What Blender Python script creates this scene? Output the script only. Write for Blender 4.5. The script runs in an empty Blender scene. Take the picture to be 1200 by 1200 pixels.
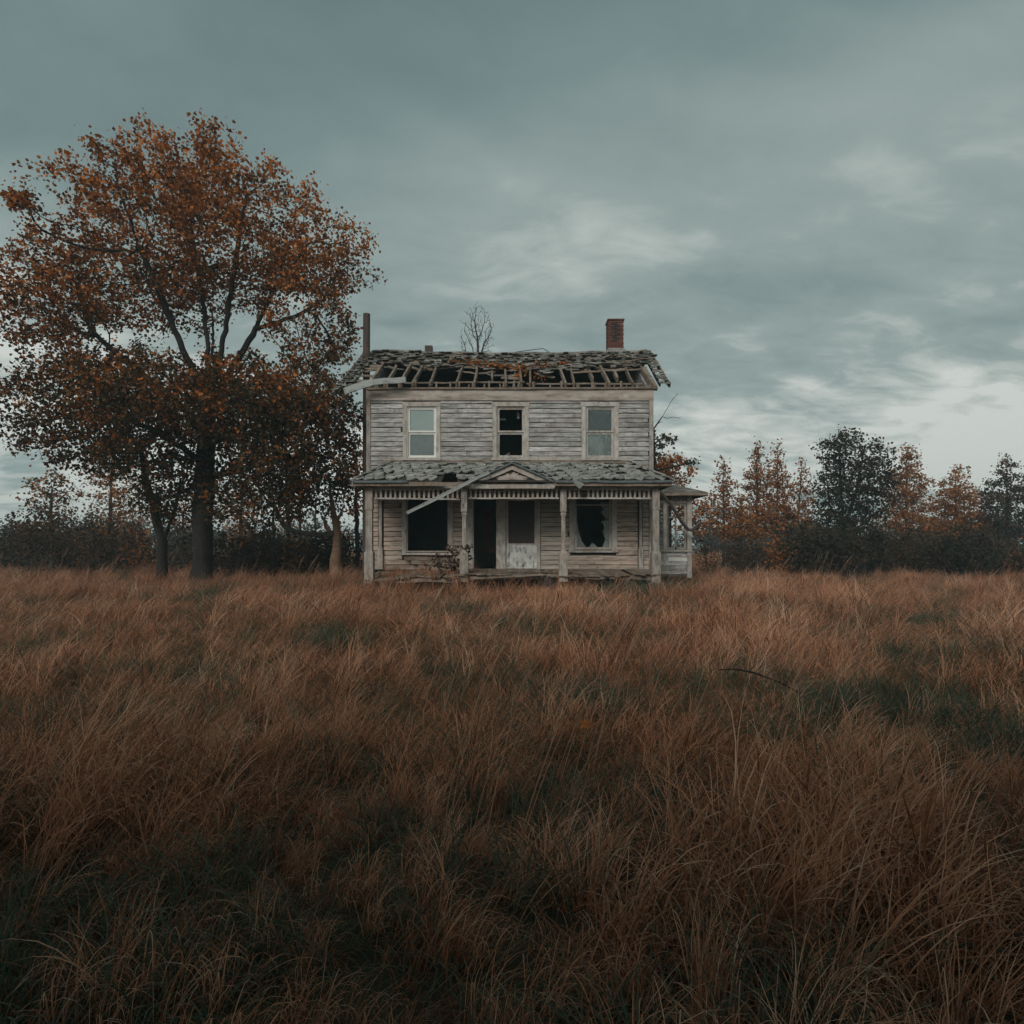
import bpy, math, random
import numpy as np
from mathutils import Vector, Matrix, Euler, noise as mnoise

C = bpy.context.scene
COL = C.collection
R = math.radians
PI = math.pi

# ------------------------------------------------------------------ camera
CAMZ = 1.55
F = 760.0            # focal length in pixels of a 1200 px wide frame
HOR = 640.0          # horizon row in that frame
cam = bpy.data.objects.new('camera', bpy.data.cameras.new('camera'))
COL.objects.link(cam)
cam.location = (0, 0, CAMZ)
cam.rotation_euler = (R(90), 0, 0)
cam.data.sensor_width = 36.0
cam.data.lens = F / 1200 * 36
cam.data.shift_y = (HOR - 600) / 1200
cam.data.clip_start = 0.05
cam.data.clip_end = 2000
C.camera = cam


def at(px, py, Y):
    return Vector(((px - 600) * Y / F, Y, CAMZ + (HOR - py) * Y / F))


# ------------------------------------------------------------------ view
C.view_settings.view_transform = 'Standard'
C.view_settings.look = 'None'
C.view_settings.gamma = 1
C.view_settings.use_curve_mapping = False
C.view_settings.exposure = 0.2
C.render.engine = 'CYCLES'
C.cycles.max_bounces = 4
C.cycles.diffuse_bounces = 2
C.cycles.glossy_bounces = 2
C.cycles.transmission_bounces = 3
C.cycles.transparent_max_bounces = 8
C.cycles.adaptive_threshold = 0.015
C.cycles.denoising_prefilter = 'NONE'

# ------------------------------------------------------------------ sun + sky
SUN_EL, SUN_AZ = R(31), R(200)      # azimuth measured clockwise from +Y (camera looks +Y)
sun = bpy.data.objects.new('sun', bpy.data.lights.new('sun', 'SUN'))
COL.objects.link(sun)
sun.data.energy = 1.5
sun.data.angle = R(24)
sun.data.color = (1.0, 0.93, 0.86)
sdir = Vector((math.sin(SUN_AZ) * math.cos(SUN_EL), math.cos(SUN_AZ) * math.cos(SUN_EL), math.sin(SUN_EL)))
sun.rotation_euler = sdir.to_track_quat('Z', 'Y').to_euler()

world = bpy.data.worlds.new('World')
C.world = world
world.use_nodes = True


def build_world():
    nt = world.node_tree
    nt.nodes.clear()
    N, L = nt.nodes.new, nt.links.new

    def math_(op, a, b=None, c=None):
        n = N('ShaderNodeMath'); n.operation = op
        for i, x in enumerate((a, b, c)):
            if x is None: continue
            if isinstance(x, (int, float)): n.inputs[i].default_value = x
            else: L(x, n.inputs[i])
        return n.outputs[0]

    out = N('ShaderNodeOutputWorld')
    sky = N('ShaderNodeTexSky')
    sky.sky_type = 'NISHITA'
    sky.sun_disc = False
    sky.sun_elevation = SUN_EL
    sky.sun_rotation = SUN_AZ
    bg1 = N('ShaderNodeBackground'); bg1.inputs['Strength'].default_value = 0.05
    L(sky.outputs[0], bg1.inputs['Color'])
    tc = N('ShaderNodeTexCoord')
    sp = N('ShaderNodeSeparateXYZ'); L(tc.outputs['Generated'], sp.inputs[0])
    zc = math_('MAXIMUM', sp.outputs[2], 0.0)
    den = math_('ADD', zc, 0.30)
    cx = math_('DIVIDE', sp.outputs[0], den)
    cy = math_('DIVIDE', sp.outputs[1], den)
    cb = N('ShaderNodeCombineXYZ'); L(cx, cb.inputs[0]); L(cy, cb.inputs[1])

    def fbm(scale, loc, rot, stretch, detail, rough, dist=0.0):
        mp = N('ShaderNodeMapping')
        mp.inputs['Location'].default_value = loc
        mp.inputs['Rotation'].default_value = (0, 0, rot)
        mp.inputs['Scale'].default_value = stretch
        L(cb.outputs[0], mp.inputs[0])
        n = N('ShaderNodeTexNoise')
        n.inputs['Scale'].default_value = scale
        n.inputs['Detail'].default_value = detail
        n.inputs['Roughness'].default_value = rough
        n.inputs['Distortion'].default_value = dist
        L(mp.outputs[0], n.inputs['Vector'])
        return n.outputs[0]

    big = fbm(1.1, (7.7, 2.7, 7), R(-28), (0.8, 1.3, 1), 3, 0.45, 0.5)
    mid = fbm(3.2, (7.3, 7.3, 7), R(-14), (0.8, 1.25, 1), 6, 0.52, 0.6)
    fine = fbm(9.0, (4.0, 2.0, 0), R(-8), (0.75, 1.3, 1), 7, 0.58, 0.6)
    # lower clouds show their structure, the deck overhead is smoother
    low = N('ShaderNodeMapRange'); L(zc, low.inputs[0])
    low.inputs[1].default_value = 0.05; low.inputs[2].default_value = 0.5
    low.inputs[3].default_value = 1.0; low.inputs[4].default_value = 0.22
    a = math_('MULTIPLY', math_('SUBTRACT', big, 0.5), 1.55)
    b = math_('MULTIPLY', math_('MULTIPLY', math_('SUBTRACT', mid, 0.5), 1.35), low.outputs[0])
    c = math_('MULTIPLY', math_('MULTIPLY', math_('SUBTRACT', fine, 0.5), 0.85), low.outputs[0])
    t = math_('ADD', math_('ADD', a, b), math_('ADD', c, 0.40))
    hz = N('ShaderNodeMapRange'); hz.interpolation_type = 'SMOOTHSTEP'; L(zc, hz.inputs[0])
    hz.inputs[1].default_value = 0.06; hz.inputs[2].default_value = 0.70
    hz.inputs[3].default_value = 0.66; hz.inputs[4].default_value = -0.17
    t = math_('ADD', t, hz.outputs[0])
    cr = N('ShaderNodeValToRGB'); L(t, cr.inputs[0])
    e = cr.color_ramp.elements
    e[0].position = 0.05; e[0].color = (0.105, 0.155, 0.162, 1)
    e[1].position = 1.0; e[1].color = (0.56, 0.585, 0.55, 1)
    m = e.new(0.42); m.color = (0.170, 0.232, 0.232, 1)
    m = e.new(0.72); m.color = (0.265, 0.325, 0.312, 1)
    bg2 = N('ShaderNodeBackground'); bg2.inputs['Strength'].default_value = 1.0
    L(cr.outputs[0], bg2.inputs['Color'])
    mix = N('ShaderNodeMixShader'); mix.inputs[0].default_value = 0.97
    L(bg1.outputs[0], mix.inputs[1]); L(bg2.outputs[0], mix.inputs[2])
    L(mix.outputs[0], out.inputs['Surface'])


build_world()

# ------------------------------------------------------------------ terrain height


def sstep(a, b, x):
    t = min(1.0, max(0.0, (x - a) / (b - a)))
    return t * t * (3 - 2 * t)


def gz(x, y):
    mound = 1 - sstep(5.5, 10.5, abs(x))
    z = sstep(3, 17, y) * (0.22 * mound + (0.10 if x < 0 else -0.04) * (1 - mound))
    n = mnoise.noise(Vector((x * 0.16, y * 0.16, 3.1))) * 0.10
    n += mnoise.noise(Vector((x * 0.5, y * 0.5, 9.1))) * 0.045
    fade = 1.0 - sstep(50, 90, abs(y)) * 0.6
    near_house = 1.0 - 0.75 * sstep(15, 18, y) * (1 - sstep(26, 30, y)) * (1 - sstep(5.5, 8.5, abs(x)))
    return z + n * fade * near_house


# ------------------------------------------------------------------ mesh builder
class MB:
    def __init__(s):
        s.v = []; s.f = []; s.t = []

    def _add(s, vs, fs, t=None):
        b = len(s.v)
        s.v.extend([tuple(v) for v in vs])
        s.f.extend([tuple(i + b for i in f) for f in fs])
        s.t.extend([random.random() if t is None else t] * len(fs))
        return s

    def hexa(s, p, t=None):
        return s._add(p, [(0, 3, 2, 1), (4, 5, 6, 7), (0, 1, 5, 4), (1, 2, 6, 5), (2, 3, 7, 6), (3, 0, 4, 7)], t)

    def box(s, x0, x1, y0, y1, z0, z1, t=None):
        return s.hexa([(x0, y0, z0), (x1, y0, z0), (x1, y1, z0), (x0, y1, z0),
                       (x0, y0, z1), (x1, y0, z1), (x1, y1, z1), (x0, y1, z1)], t)

    def beam(s, p, q, w, h, up=(0, 0, 1), w2=None, h2=None, t=None):
        p, q = Vector(p), Vector(q)
        d = (q - p).normalized(); up = Vector(up)
        sd = d.cross(up)
        if sd.length < 1e-4: sd = d.cross(Vector((0, 1, 0)))
        sd.normalize(); u = sd.cross(d)
        w2 = w if w2 is None else w2; h2 = h if h2 is None else h2
        vs = []
        for c, a, b in ((p, w, h), (q, w2, h2)):
            vs += [c - sd * a / 2 - u * b / 2, c + sd * a / 2 - u * b / 2, c + sd * a / 2 + u * b / 2, c - sd * a / 2 + u * b / 2]
        return s._add(vs, [(3, 2, 1, 0), (4, 5, 6, 7), (0, 1, 5, 4), (1, 2, 6, 5), (2, 3, 7, 6), (3, 0, 4, 7)], t)

    def board(s, p, q, w, h, up=(0, 0, 1), n=5, warp=0.012, rag=0.03, rng=random):
        """a plank with a little warp and ragged ends"""
        p, q = Vector(p), Vector(q)
        d = (q - p); ln = d.length; d.normalize(); up = Vector(up)
        sd = d.cross(up)
        if sd.length < 1e-4: sd = d.cross(Vector((0, 1, 0)))
        sd.normalize(); u = sd.cross(d)
        vs = []; fs = []
        for i in range(n + 1):
            k = i / n
            c = p.lerp(q, k) + u * rng.uniform(-warp, warp) + sd * rng.uniform(-warp, warp) * 0.6
            for j, (a, b) in enumerate(((-1, -1), (1, -1), (1, 1), (-1, 1))):
                e = d * rng.uniform(-rag, rag) if i in (0, n) else Vector()
                vs.append(c + sd * a * w / 2 + u * b * h / 2 + e)
        for i in range(n):
            o = i * 4
            for j in range(4):
                fs.append((o + j, o + (j + 1) % 4, o + 4 + (j + 1) % 4, o + 4 + j))
        fs.append((3, 2, 1, 0)); o = n * 4; fs.append((o, o + 1, o + 2, o + 3))
        return s._add(vs, fs)

    def tube(s, pts, rad, n=6, cap=True, t=None):
        pts = [Vector(p) for p in pts]
        if isinstance(rad, (int, float)): rad = [rad] * len(pts)
        vs = []; fs = []
        d0 = (pts[1] - pts[0]).normalized()
        ref = Vector((1, 0, 0)) if abs(d0.x) < 0.8 else Vector((0, 1, 0))
        a = d0.cross(ref).normalized()
        for i, p in enumerate(pts):
            d = (pts[min(i + 1, len(pts) - 1)] - pts[max(i - 1, 0)])
            if d.length < 1e-7: d = d0
            d.normalize()
            a = (a - d * a.dot(d))
            if a.length < 1e-4: a = d.cross(Vector((0.3, 0.5, 0.8)))
            a.normalize(); b = d.cross(a)
            for j in range(n):
                an = 2 * PI * j / n
                vs.append(p + (a * math.cos(an) + b * math.sin(an)) * rad[i])
        for i in range(len(pts) - 1):
            for j in range(n):
                fs.append((i * n + j, i * n + (j + 1) % n, (i + 1) * n + (j + 1) % n, (i + 1) * n + j))
        if cap:
            fs.append(tuple(range(n - 1, -1, -1)))
            o = (len(pts) - 1) * n
            fs.append(tuple(range(o, o + n)))
        return s._add(vs, fs, t)

    def stack(s, cx, cy, prof, n=4, rot=PI / 4):
        """turned / squared post: prof = [(z, half width)]"""
        k = 1 / math.cos(PI / n)
        vs = []; fs = []
        for z, r in prof:
            for j in range(n):
                an = rot + 2 * PI * j / n
                vs.append((cx + math.cos(an) * r * k, cy + math.sin(an) * r * k, z))
        for i in range(len(prof) - 1):
            for j in range(n):
                fs.append((i * n + j, i * n + (j + 1) % n, (i + 1) * n + (j + 1) % n, (i + 1) * n + j))
        fs.append(tuple(range(n - 1, -1, -1))); o = (len(prof) - 1) * n
        fs.append(tuple(range(o, o + n)))
        return s._add(vs, fs)

    def prism_y(s, poly, y0, y1):
        """polygon given as (x, z), counter-clockwise seen from the camera, extruded along y"""
        n = len(poly)
        vs = [(x, y0, z) for x, z in poly] + [(x, y1, z) for x, z in poly]
        fs = [tuple(range(n)), tuple(range(2 * n - 1, n - 1, -1))]
        for i in range(n):
            j = (i + 1) % n
            fs.append((i, i + n, j + n, j))
        return s._add(vs, fs)

    def mesh(s, name, mat, origin=(0, 0, 0), smooth=False):
        m = bpy.data.meshes.new(name)
        o = Vector(origin)
        m.from_pydata([tuple(Vector(v) - o) for v in s.v], [], s.f)
        if mat: m.materials.append(mat)
        at_ = m.attributes.new('tint', 'FLOAT', 'FACE')
        at_.data.foreach_set('value', np.array(s.t, dtype=np.float32))
        if smooth:
            m.polygons.foreach_set('use_smooth', np.ones(len(m.polygons), dtype=bool))
        m.update()
        return m


W = {}      # world position of every object built


def tag(o, label=None, cat=None, group=None, kind=None):
    if label: o['label'] = label
    if cat: o['category'] = cat
    if group: o['group'] = group
    if kind: o['kind'] = kind
    return o


def put(name, mesh, loc, parent=None, rot=(0, 0, 0), scale=(1, 1, 1)):
    o = bpy.data.objects.new(name, mesh)
    COL.objects.link(o)
    loc = Vector(loc)
    W[o] = loc
    if parent is not None:
        o.parent = parent
        o.location = loc - W[parent]
    else:
        o.location = loc
    o.rotation_euler = rot
    o.scale = scale
    return o


def mk(name, mb, mat, parent=None, smooth=False, origin=None):
    a = np.array(mb.v)
    if origin is None:
        lo, hi = a.min(0), a.max(0)
        origin = ((lo[0] + hi[0]) / 2, (lo[1] + hi[1]) / 2, lo[2])
    return put(name, mb.mesh(name, mat, origin, smooth), origin, parent)


def thing(name, loc, label, cat, group=None):
    o = bpy.data.objects.new(name, None)
    COL.objects.link(o)
    o.location = loc
    o.empty_display_size = 0.3
    W[o] = Vector(loc)
    return tag(o, label, cat, group)


# ------------------------------------------------------------------ materials
def new_mat(name):
    m = bpy.data.materials.new(name)
    m.use_nodes = True
    nt = m.node_tree
    nt.nodes.clear()
    out = nt.nodes.new('ShaderNodeOutputMaterial')
    b = nt.nodes.new('ShaderNodeBsdfPrincipled')
    nt.links.new(b.outputs[0], out.inputs[0])
    return m, nt, b


def weathered(name, base, layers, rough=0.85, bump=0.3, bscale=(30, 30, 30), jitter=0.25, spec=0.25):
    """base colour with noise-masked layers of wear; layers = (colour, scale xyz, detail, lo, hi, strength)"""
    m, nt, b = new_mat(name)
    N, L = nt.nodes.new, nt.links.new
    geo = N('ShaderNodeNewGeometry')
    oi = N('ShaderNodeObjectInfo')
    off = N('ShaderNodeVectorMath'); off.operation = 'SCALE'
    cb = N('ShaderNodeCombineXYZ')
    for i in range(3): L(oi.outputs['Random'], cb.inputs[i])
    L(cb.outputs[0], off.inputs[0]); off.inputs['Scale'].default_value = 3.7
    add = N('ShaderNodeVectorMath'); add.operation = 'ADD'
    L(geo.outputs['Position'], add.inputs[0]); L(off.outputs[0], add.inputs[1])
    col = None
    for k, (c, sc, det, lo, hi, st) in enumerate(layers):
        mp = N('ShaderNodeMapping'); mp.inputs['Scale'].default_value = sc
        mp.inputs['Location'].default_value = (k * 7.3, k * 3.1, k * 5.7)
        L(add.outputs[0] if k % 2 == 0 else geo.outputs['Position'], mp.inputs[0])
        nz = N('ShaderNodeTexNoise'); nz.inputs['Scale'].default_value = 1
        nz.inputs['Detail'].default_value = det; nz.inputs['Roughness'].default_value = 0.62
        L(mp.outputs[0], nz.inputs['Vector'])
        mr = N('ShaderNodeMapRange'); L(nz.outputs[0], mr.inputs[0])
        mr.inputs[1].default_value = lo; mr.inputs[2].default_value = hi
        mr.inputs[3].default_value = 0; mr.inputs[4].default_value = st
        mx = N('ShaderNodeMix'); mx.data_type = 'RGBA'
        L(mr.outputs[0], mx.inputs[0])
        if col is None: mx.inputs[6].default_value = (*base, 1)
        else: L(col, mx.inputs[6])
        mx.inputs[7].default_value = (*c, 1)
        col = mx.outputs[2]
    if jitter:
        at_ = N('ShaderNodeAttribute'); at_.attribute_name = 'tint'
        sm = N('ShaderNodeMath'); sm.operation = 'ADD'
        L(at_.outputs['Fac'], sm.inputs[0]); L(oi.outputs['Random'], sm.inputs[1])
        mr = N('ShaderNodeMapRange'); L(sm.outputs[0], mr.inputs[0])
        mr.inputs[1].default_value = 0; mr.inputs[2].default_value = 2
        mr.inputs[3].default_value = 1 - jitter; mr.inputs[4].default_value = 1 + jitter
        hs = N('ShaderNodeHueSaturation')
        if col is None: hs.inputs['Color'].default_value = (*base, 1)
        else: L(col, hs.inputs['Color'])
        L(mr.outputs[0], hs.inputs['Value'])
        col = hs.outputs[0]
    if col is None: b.inputs['Base Color'].default_value = (*base, 1)
    else: L(col, b.inputs['Base Color'])
    b.inputs['Roughness'].default_value = rough
    b.inputs['Specular IOR Level'].default_value = spec
    if bump:
        mp = N('ShaderNodeMapping'); mp.inputs['Scale'].default_value = bscale
        L(add.outputs[0], mp.inputs[0])
        nz = N('ShaderNodeTexNoise'); nz.inputs['Scale'].default_value = 1; nz.inputs['Detail'].default_value = 5
        L(mp.outputs[0], nz.inputs['Vector'])
        bp = N('ShaderNodeBump'); bp.inputs['Strength'].default_value = bump; bp.inputs['Distance'].default_value = 0.02
        L(nz.outputs[0], bp.inputs['Height']); L(bp.outputs[0], b.inputs['Normal'])
    return m


def leafy(name, ramp, clump=0.6, rough=0.6, trans=0.35, nscale=0.8):
    """foliage: hue picked per leaf (tint) and per clump (noise), a little light shining through"""
    m, nt, b = new_mat(name)
    N, L = nt.nodes.new, nt.links.new
    at_ = N('ShaderNodeAttribute'); at_.attribute_name = 'tint'
    geo = N('ShaderNodeNewGeometry')
    nz = N('ShaderNodeTexNoise'); nz.inputs['Scale'].default_value = nscale; nz.inputs['Detail'].default_value = 3
    L(geo.outputs['Position'], nz.inputs['Vector'])
    mr = N('ShaderNodeMapRange'); L(nz.outputs[0], mr.inputs[0])
    mr.inputs[1].default_value = 0.3; mr.inputs[2].default_value = 0.7
    mx = N('ShaderNodeMix'); mx.data_type = 'FLOAT'
    mx.inputs[0].default_value = clump
    L(at_.outputs['Fac'], mx.inputs[2]); L(mr.outputs[0], mx.inputs[3])
    cr = N('ShaderNodeValToRGB'); L(mx.outputs[0], cr.inputs[0])
    e = cr.color_ramp.elements
    e[0].position = ramp[0][0]; e[0].color = (*ramp[0][1], 1)
    e[1].position = ramp[-1][0]; e[1].color = (*ramp[-1][1], 1)
    for p, c in ramp[1:-1]:
        k = e.new(p); k.color = (*c, 1)
    L(cr.outputs[0], b.inputs['Base Color'])
    b.inputs['Roughness'].default_value = rough
    b.inputs['Specular IOR Level'].default_value = 0.25
    tr = N('ShaderNodeBsdfTranslucent'); L(cr.outputs[0], tr.inputs[0])
    ms = N('ShaderNodeMixShader'); ms.inputs[0].default_value = trans
    L(b.outputs[0], ms.inputs[1]); L(tr.outputs[0], ms.inputs[2])
    out = [n for n in nt.nodes if n.type == 'OUTPUT_MATERIAL'][0]
    L(ms.outputs[0], out.inputs[0])
    return m


M = {}
GREY_WOOD = (0.16, 0.15, 0.135)
M['siding'] = weathered('weathered_white_paint', (0.53, 0.52, 0.50), [
    ((0.21, 0.20, 0.185), (0.9, 0.9, 2.4), 8, 0.50, 0.60, 0.62),
    ((0.235, 0.232, 0.222), (2.6, 2.6, 30), 7, 0.44, 0.60, 0.92),
    ((0.12, 0.115, 0.105), (1.3, 1.3, 5), 7, 0.51, 0.70, 0.85),
    ((0.40, 0.33, 0.28), (0.6, 0.6, 1.4), 5, 0.50, 0.72, 0.5),
    ((0.10, 0.095, 0.085), (7, 7, 1.0), 5, 0.56, 0.76, 0.75),
    ((0.24, 0.10, 0.06), (5, 5, 22), 3, 0.71, 0.80, 0.8)], bump=0.45, bscale=(8, 8, 60), jitter=0.3)
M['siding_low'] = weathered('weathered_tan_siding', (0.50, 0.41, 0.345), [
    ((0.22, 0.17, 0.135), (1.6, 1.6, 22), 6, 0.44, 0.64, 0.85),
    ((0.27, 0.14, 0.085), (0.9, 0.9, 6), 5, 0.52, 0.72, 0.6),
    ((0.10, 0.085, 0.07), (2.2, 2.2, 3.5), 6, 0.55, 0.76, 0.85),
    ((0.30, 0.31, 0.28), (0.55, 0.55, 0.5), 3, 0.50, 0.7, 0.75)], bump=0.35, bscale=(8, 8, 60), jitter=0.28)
M['trim'] = weathered('flaking_trim_paint', (0.50, 0.475, 0.44), [
    ((0.27, 0.25, 0.22), (9, 9, 4), 7, 0.45, 0.63, 0.85),
    ((0.36, 0.27, 0.215), (1.2, 1.2, 1.2), 4, 0.45, 0.7, 0.6),
    ((0.10, 0.09, 0.08), (6, 6, 5), 6, 0.60, 0.76, 0.8)], bump=0.35, bscale=(40, 40, 12), jitter=0.15)
M['post'] = weathered('worn_post_paint', (0.40, 0.375, 0.335), [
    ((0.20, 0.18, 0.155), (12, 12, 3), 7, 0.43, 0.62, 0.9),
    ((0.30, 0.21, 0.155), (2, 2, 1.2), 4, 0.45, 0.68, 0.7),
    ((0.08, 0.07, 0.06), (8, 8, 5), 6, 0.57, 0.74, 0.85)], bump=0.4, bscale=(40, 40, 12), jitter=0.15)
M['frieze'] = weathered('stained_frieze_paint', (0.44, 0.385, 0.335), [
    ((0.22, 0.165, 0.13), (1.1, 1.1, 4), 6, 0.42, 0.64, 0.85),
    ((0.10, 0.085, 0.07), (1.3, 1.3, 5), 6, 0.54, 0.74, 0.85),
    ((0.55, 0.53, 0.49), (1.8, 1.8, 2), 4, 0.56, 0.72, 0.6)], bump=0.3, bscale=(10, 10, 40), jitter=0.1)
M['rot'] = weathered('bare_rotten_wood', (0.235, 0.185, 0.145), [
    ((0.10, 0.075, 0.055), (5, 5, 5), 6, 0.45, 0.65, 0.85),
    ((0.36, 0.32, 0.275), (3, 3, 9), 5, 0.52, 0.7, 0.7)], bump=0.5, bscale=(25, 25, 25), jitter=0.3)
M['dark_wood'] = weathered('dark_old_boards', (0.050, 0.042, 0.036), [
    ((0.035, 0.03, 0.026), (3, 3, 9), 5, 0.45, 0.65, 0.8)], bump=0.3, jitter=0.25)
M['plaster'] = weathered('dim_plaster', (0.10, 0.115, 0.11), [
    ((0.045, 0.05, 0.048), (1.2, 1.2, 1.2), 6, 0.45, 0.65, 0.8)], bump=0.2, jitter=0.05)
M['shingle'] = weathered('lichened_shingle', (0.33, 0.335, 0.31), [
    ((0.15, 0.145, 0.13), (6, 6, 6), 6, 0.45, 0.64, 0.85),
    ((0.50, 0.53, 0.50), (3.3, 3.3, 3.3), 6, 0.54, 0.70, 0.8),
    ((0.19, 0.145, 0.11), (1.5, 1.5, 1.5), 4, 0.55, 0.72, 0.7)], rough=0.95, bump=0.6, bscale=(45, 45, 45), jitter=0.35)
M['shingle_old'] = weathered('mossy_old_shingle', (0.20, 0.19, 0.17), [
    ((0.085, 0.075, 0.062), (5, 5, 5), 6, 0.42, 0.62, 0.85),
    ((0.38, 0.39, 0.36), (2.6, 2.6, 2.6), 6, 0.50, 0.66, 0.85),
    ((0.20, 0.11, 0.065), (1.3, 1.3, 1.3), 4, 0.56, 0.72, 0.7)], rough=0.95, bump=0.6, bscale=(45, 45, 45), jitter=0.4)
M['gutter'] = weathered('chalky_gutter_metal', (0.13, 0.16, 0.165), [
    ((0.06, 0.065, 0.065), (4, 4, 9), 5, 0.45, 0.65, 0.8)], rough=0.6, bump=0.1, jitter=0.1)
M['pale_metal'] = weathered('pale_gutter_metal', (0.36, 0.385, 0.37), [
    ((0.17, 0.175, 0.165), (4, 4, 9), 5, 0.5, 0.68, 0.8)], rough=0.55, bump=0.1, jitter=0.1)
M['rust'] = weathered('rusty_flue_metal', (0.075, 0.058, 0.052), [
    ((0.12, 0.065, 0.045), (4, 4, 3), 6, 0.48, 0.66, 0.8),
    ((0.04, 0.037, 0.036), (7, 7, 2), 5, 0.5, 0.7, 0.8)], rough=0.7, bump=0.2, jitter=0.05)
M['brick'] = weathered('old_red_brick', (0.115, 0.045, 0.035), [
    ((0.10, 0.045, 0.035), (8, 8, 8), 5, 0.45, 0.65, 0.8),
    ((0.30, 0.20, 0.16), (6, 6, 6), 5, 0.58, 0.72, 0.6)], bump=0.4, jitter=0.45)
M['dark_brick'] = weathered('near_black_brick', (0.035, 0.033, 0.032), [
    ((0.07, 0.045, 0.04), (8, 8, 8), 5, 0.5, 0.7, 0.8)], bump=0.4, jitter=0.3)
M['mortar'] = weathered('grey_mortar', (0.20, 0.18, 0.165), [
    ((0.10, 0.09, 0.08), (8, 8, 8), 5, 0.45, 0.65, 0.8)], bump=0.4, jitter=0.1)
M['stone'] = weathered('foundation_stone', (0.14, 0.13, 0.12), [
    ((0.06, 0.055, 0.05), (4, 4, 4), 5, 0.45, 0.65, 0.8)], bump=0.5, jitter=0.3)
M['panel'] = weathered('mouldy_white_panel', (0.60, 0.62, 0.59), [
    ((0.36, 0.37, 0.34), (3, 3, 3), 6, 0.45, 0.62, 0.8),
    ((0.05, 0.05, 0.045), (9, 9, 4), 8, 0.52, 0.66, 0.9)], bump=0.2, jitter=0.0)
M['sheet'] = weathered('pale_sheet', (0.50, 0.52, 0.505), [((0.46, 0.51, 0.49), (1, 1, 3), 3, 0.4, 0.7, 0.7)], bump=0.0, jitter=0)
M['curtain'] = weathered('grey_curtain', (0.17, 0.17, 0.165), [((0.11, 0.11, 0.105), (2, 2, 4), 4, 0.4, 0.7, 0.8)], bump=0.1, jitter=0)
M['dirty_curtain'] = weathered('mottled_curtain', (0.22, 0.22, 0.20), [
    ((0.06, 0.06, 0.055), (5, 5, 3), 6, 0.42, 0.58, 0.9),
    ((0.42, 0.42, 0.39), (7, 7, 3), 6, 0.58, 0.68, 0.9)], bump=0.2, jitter=0)
M['door'] = weathered('old_red_door', (0.15, 0.075, 0.06), [((0.08, 0.045, 0.04), (4, 4, 3), 5, 0.45, 0.65, 0.8)], bump=0.2, jitter=0)
M['screen'] = weathered('rusty_fly_screen', (0.050, 0.043, 0.043), [((0.085, 0.06, 0.055), (3, 3, 2), 5, 0.48, 0.68, 0.8)], rough=0.9, bump=0.1, jitter=0)
M['bark'] = weathered('dark_bark', (0.032, 0.028, 0.025), [
    ((0.016, 0.015, 0.014), (14, 14, 3), 6, 0.45, 0.62, 0.85),
    ((0.05, 0.048, 0.042), (2, 2, 2), 5, 0.55, 0.7, 0.6)], rough=0.95, bump=0.9, bscale=(22, 22, 5), jitter=0.1)
M['bark_grey'] = weathered('grey_twig_bark', (0.075, 0.066, 0.058), [
    ((0.055, 0.047, 0.04), (8, 8, 3), 5, 0.45, 0.62, 0.85)], rough=0.95, bump=0.4, jitter=0.2)
M['snag'] = weathered('bare_orange_snag', (0.23, 0.15, 0.10), [
    ((0.20, 0.11, 0.065), (7, 7, 1.6), 6, 0.45, 0.62, 0.85),
    ((0.07, 0.05, 0.04), (4, 4, 2), 6, 0.58, 0.72, 0.85)], rough=0.9, bump=0.8, bscale=(22, 22, 4), jitter=0.05)


def glass_mat():
    m, nt, b = new_mat('old_window_glass')
    N, L = nt.nodes.new, nt.links.new
    out = [n for n in nt.nodes if n.type == 'OUTPUT_MATERIAL'][0]
    nt.nodes.remove(b)
    tr = N('ShaderNodeBsdfTransparent'); tr.inputs[0].default_value = (0.90, 0.95, 0.94, 1)
    gl = N('ShaderNodeBsdfGlossy'); gl.inputs['Roughness'].default_value = 0.06
    gl.inputs['Color'].default_value = (0.9, 0.95, 0.95, 1)
    geo = N('ShaderNodeNewGeometry')
    nz = N('ShaderNodeTexNoise'); nz.inputs['Scale'].default_value = 2.5
    L(geo.outputs['Position'], nz.inputs['Vector'])
    bp = N('ShaderNodeBump'); bp.inputs['Strength'].default_value = 0.08; bp.inputs['Distance'].default_value = 0.05
    L(nz.outputs[0], bp.inputs['Height']); L(bp.outputs[0], gl.inputs['Normal'])
    fr = N('ShaderNodeFresnel'); fr.inputs['IOR'].default_value = 1.5
    ad = N('ShaderNodeMath'); ad.operation = 'ADD'; ad.inputs[1].default_value = 0.05
    L(fr.outputs[0], ad.inputs[0])
    mx = N('ShaderNodeMixShader'); L(ad.outputs[0], mx.inputs[0])
    L(tr.outputs[0], mx.inputs[1]); L(gl.outputs[0], mx.inputs[2])
    L(mx.outputs[0], out.inputs[0])
    return m


M['glass'] = glass_mat()


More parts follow.
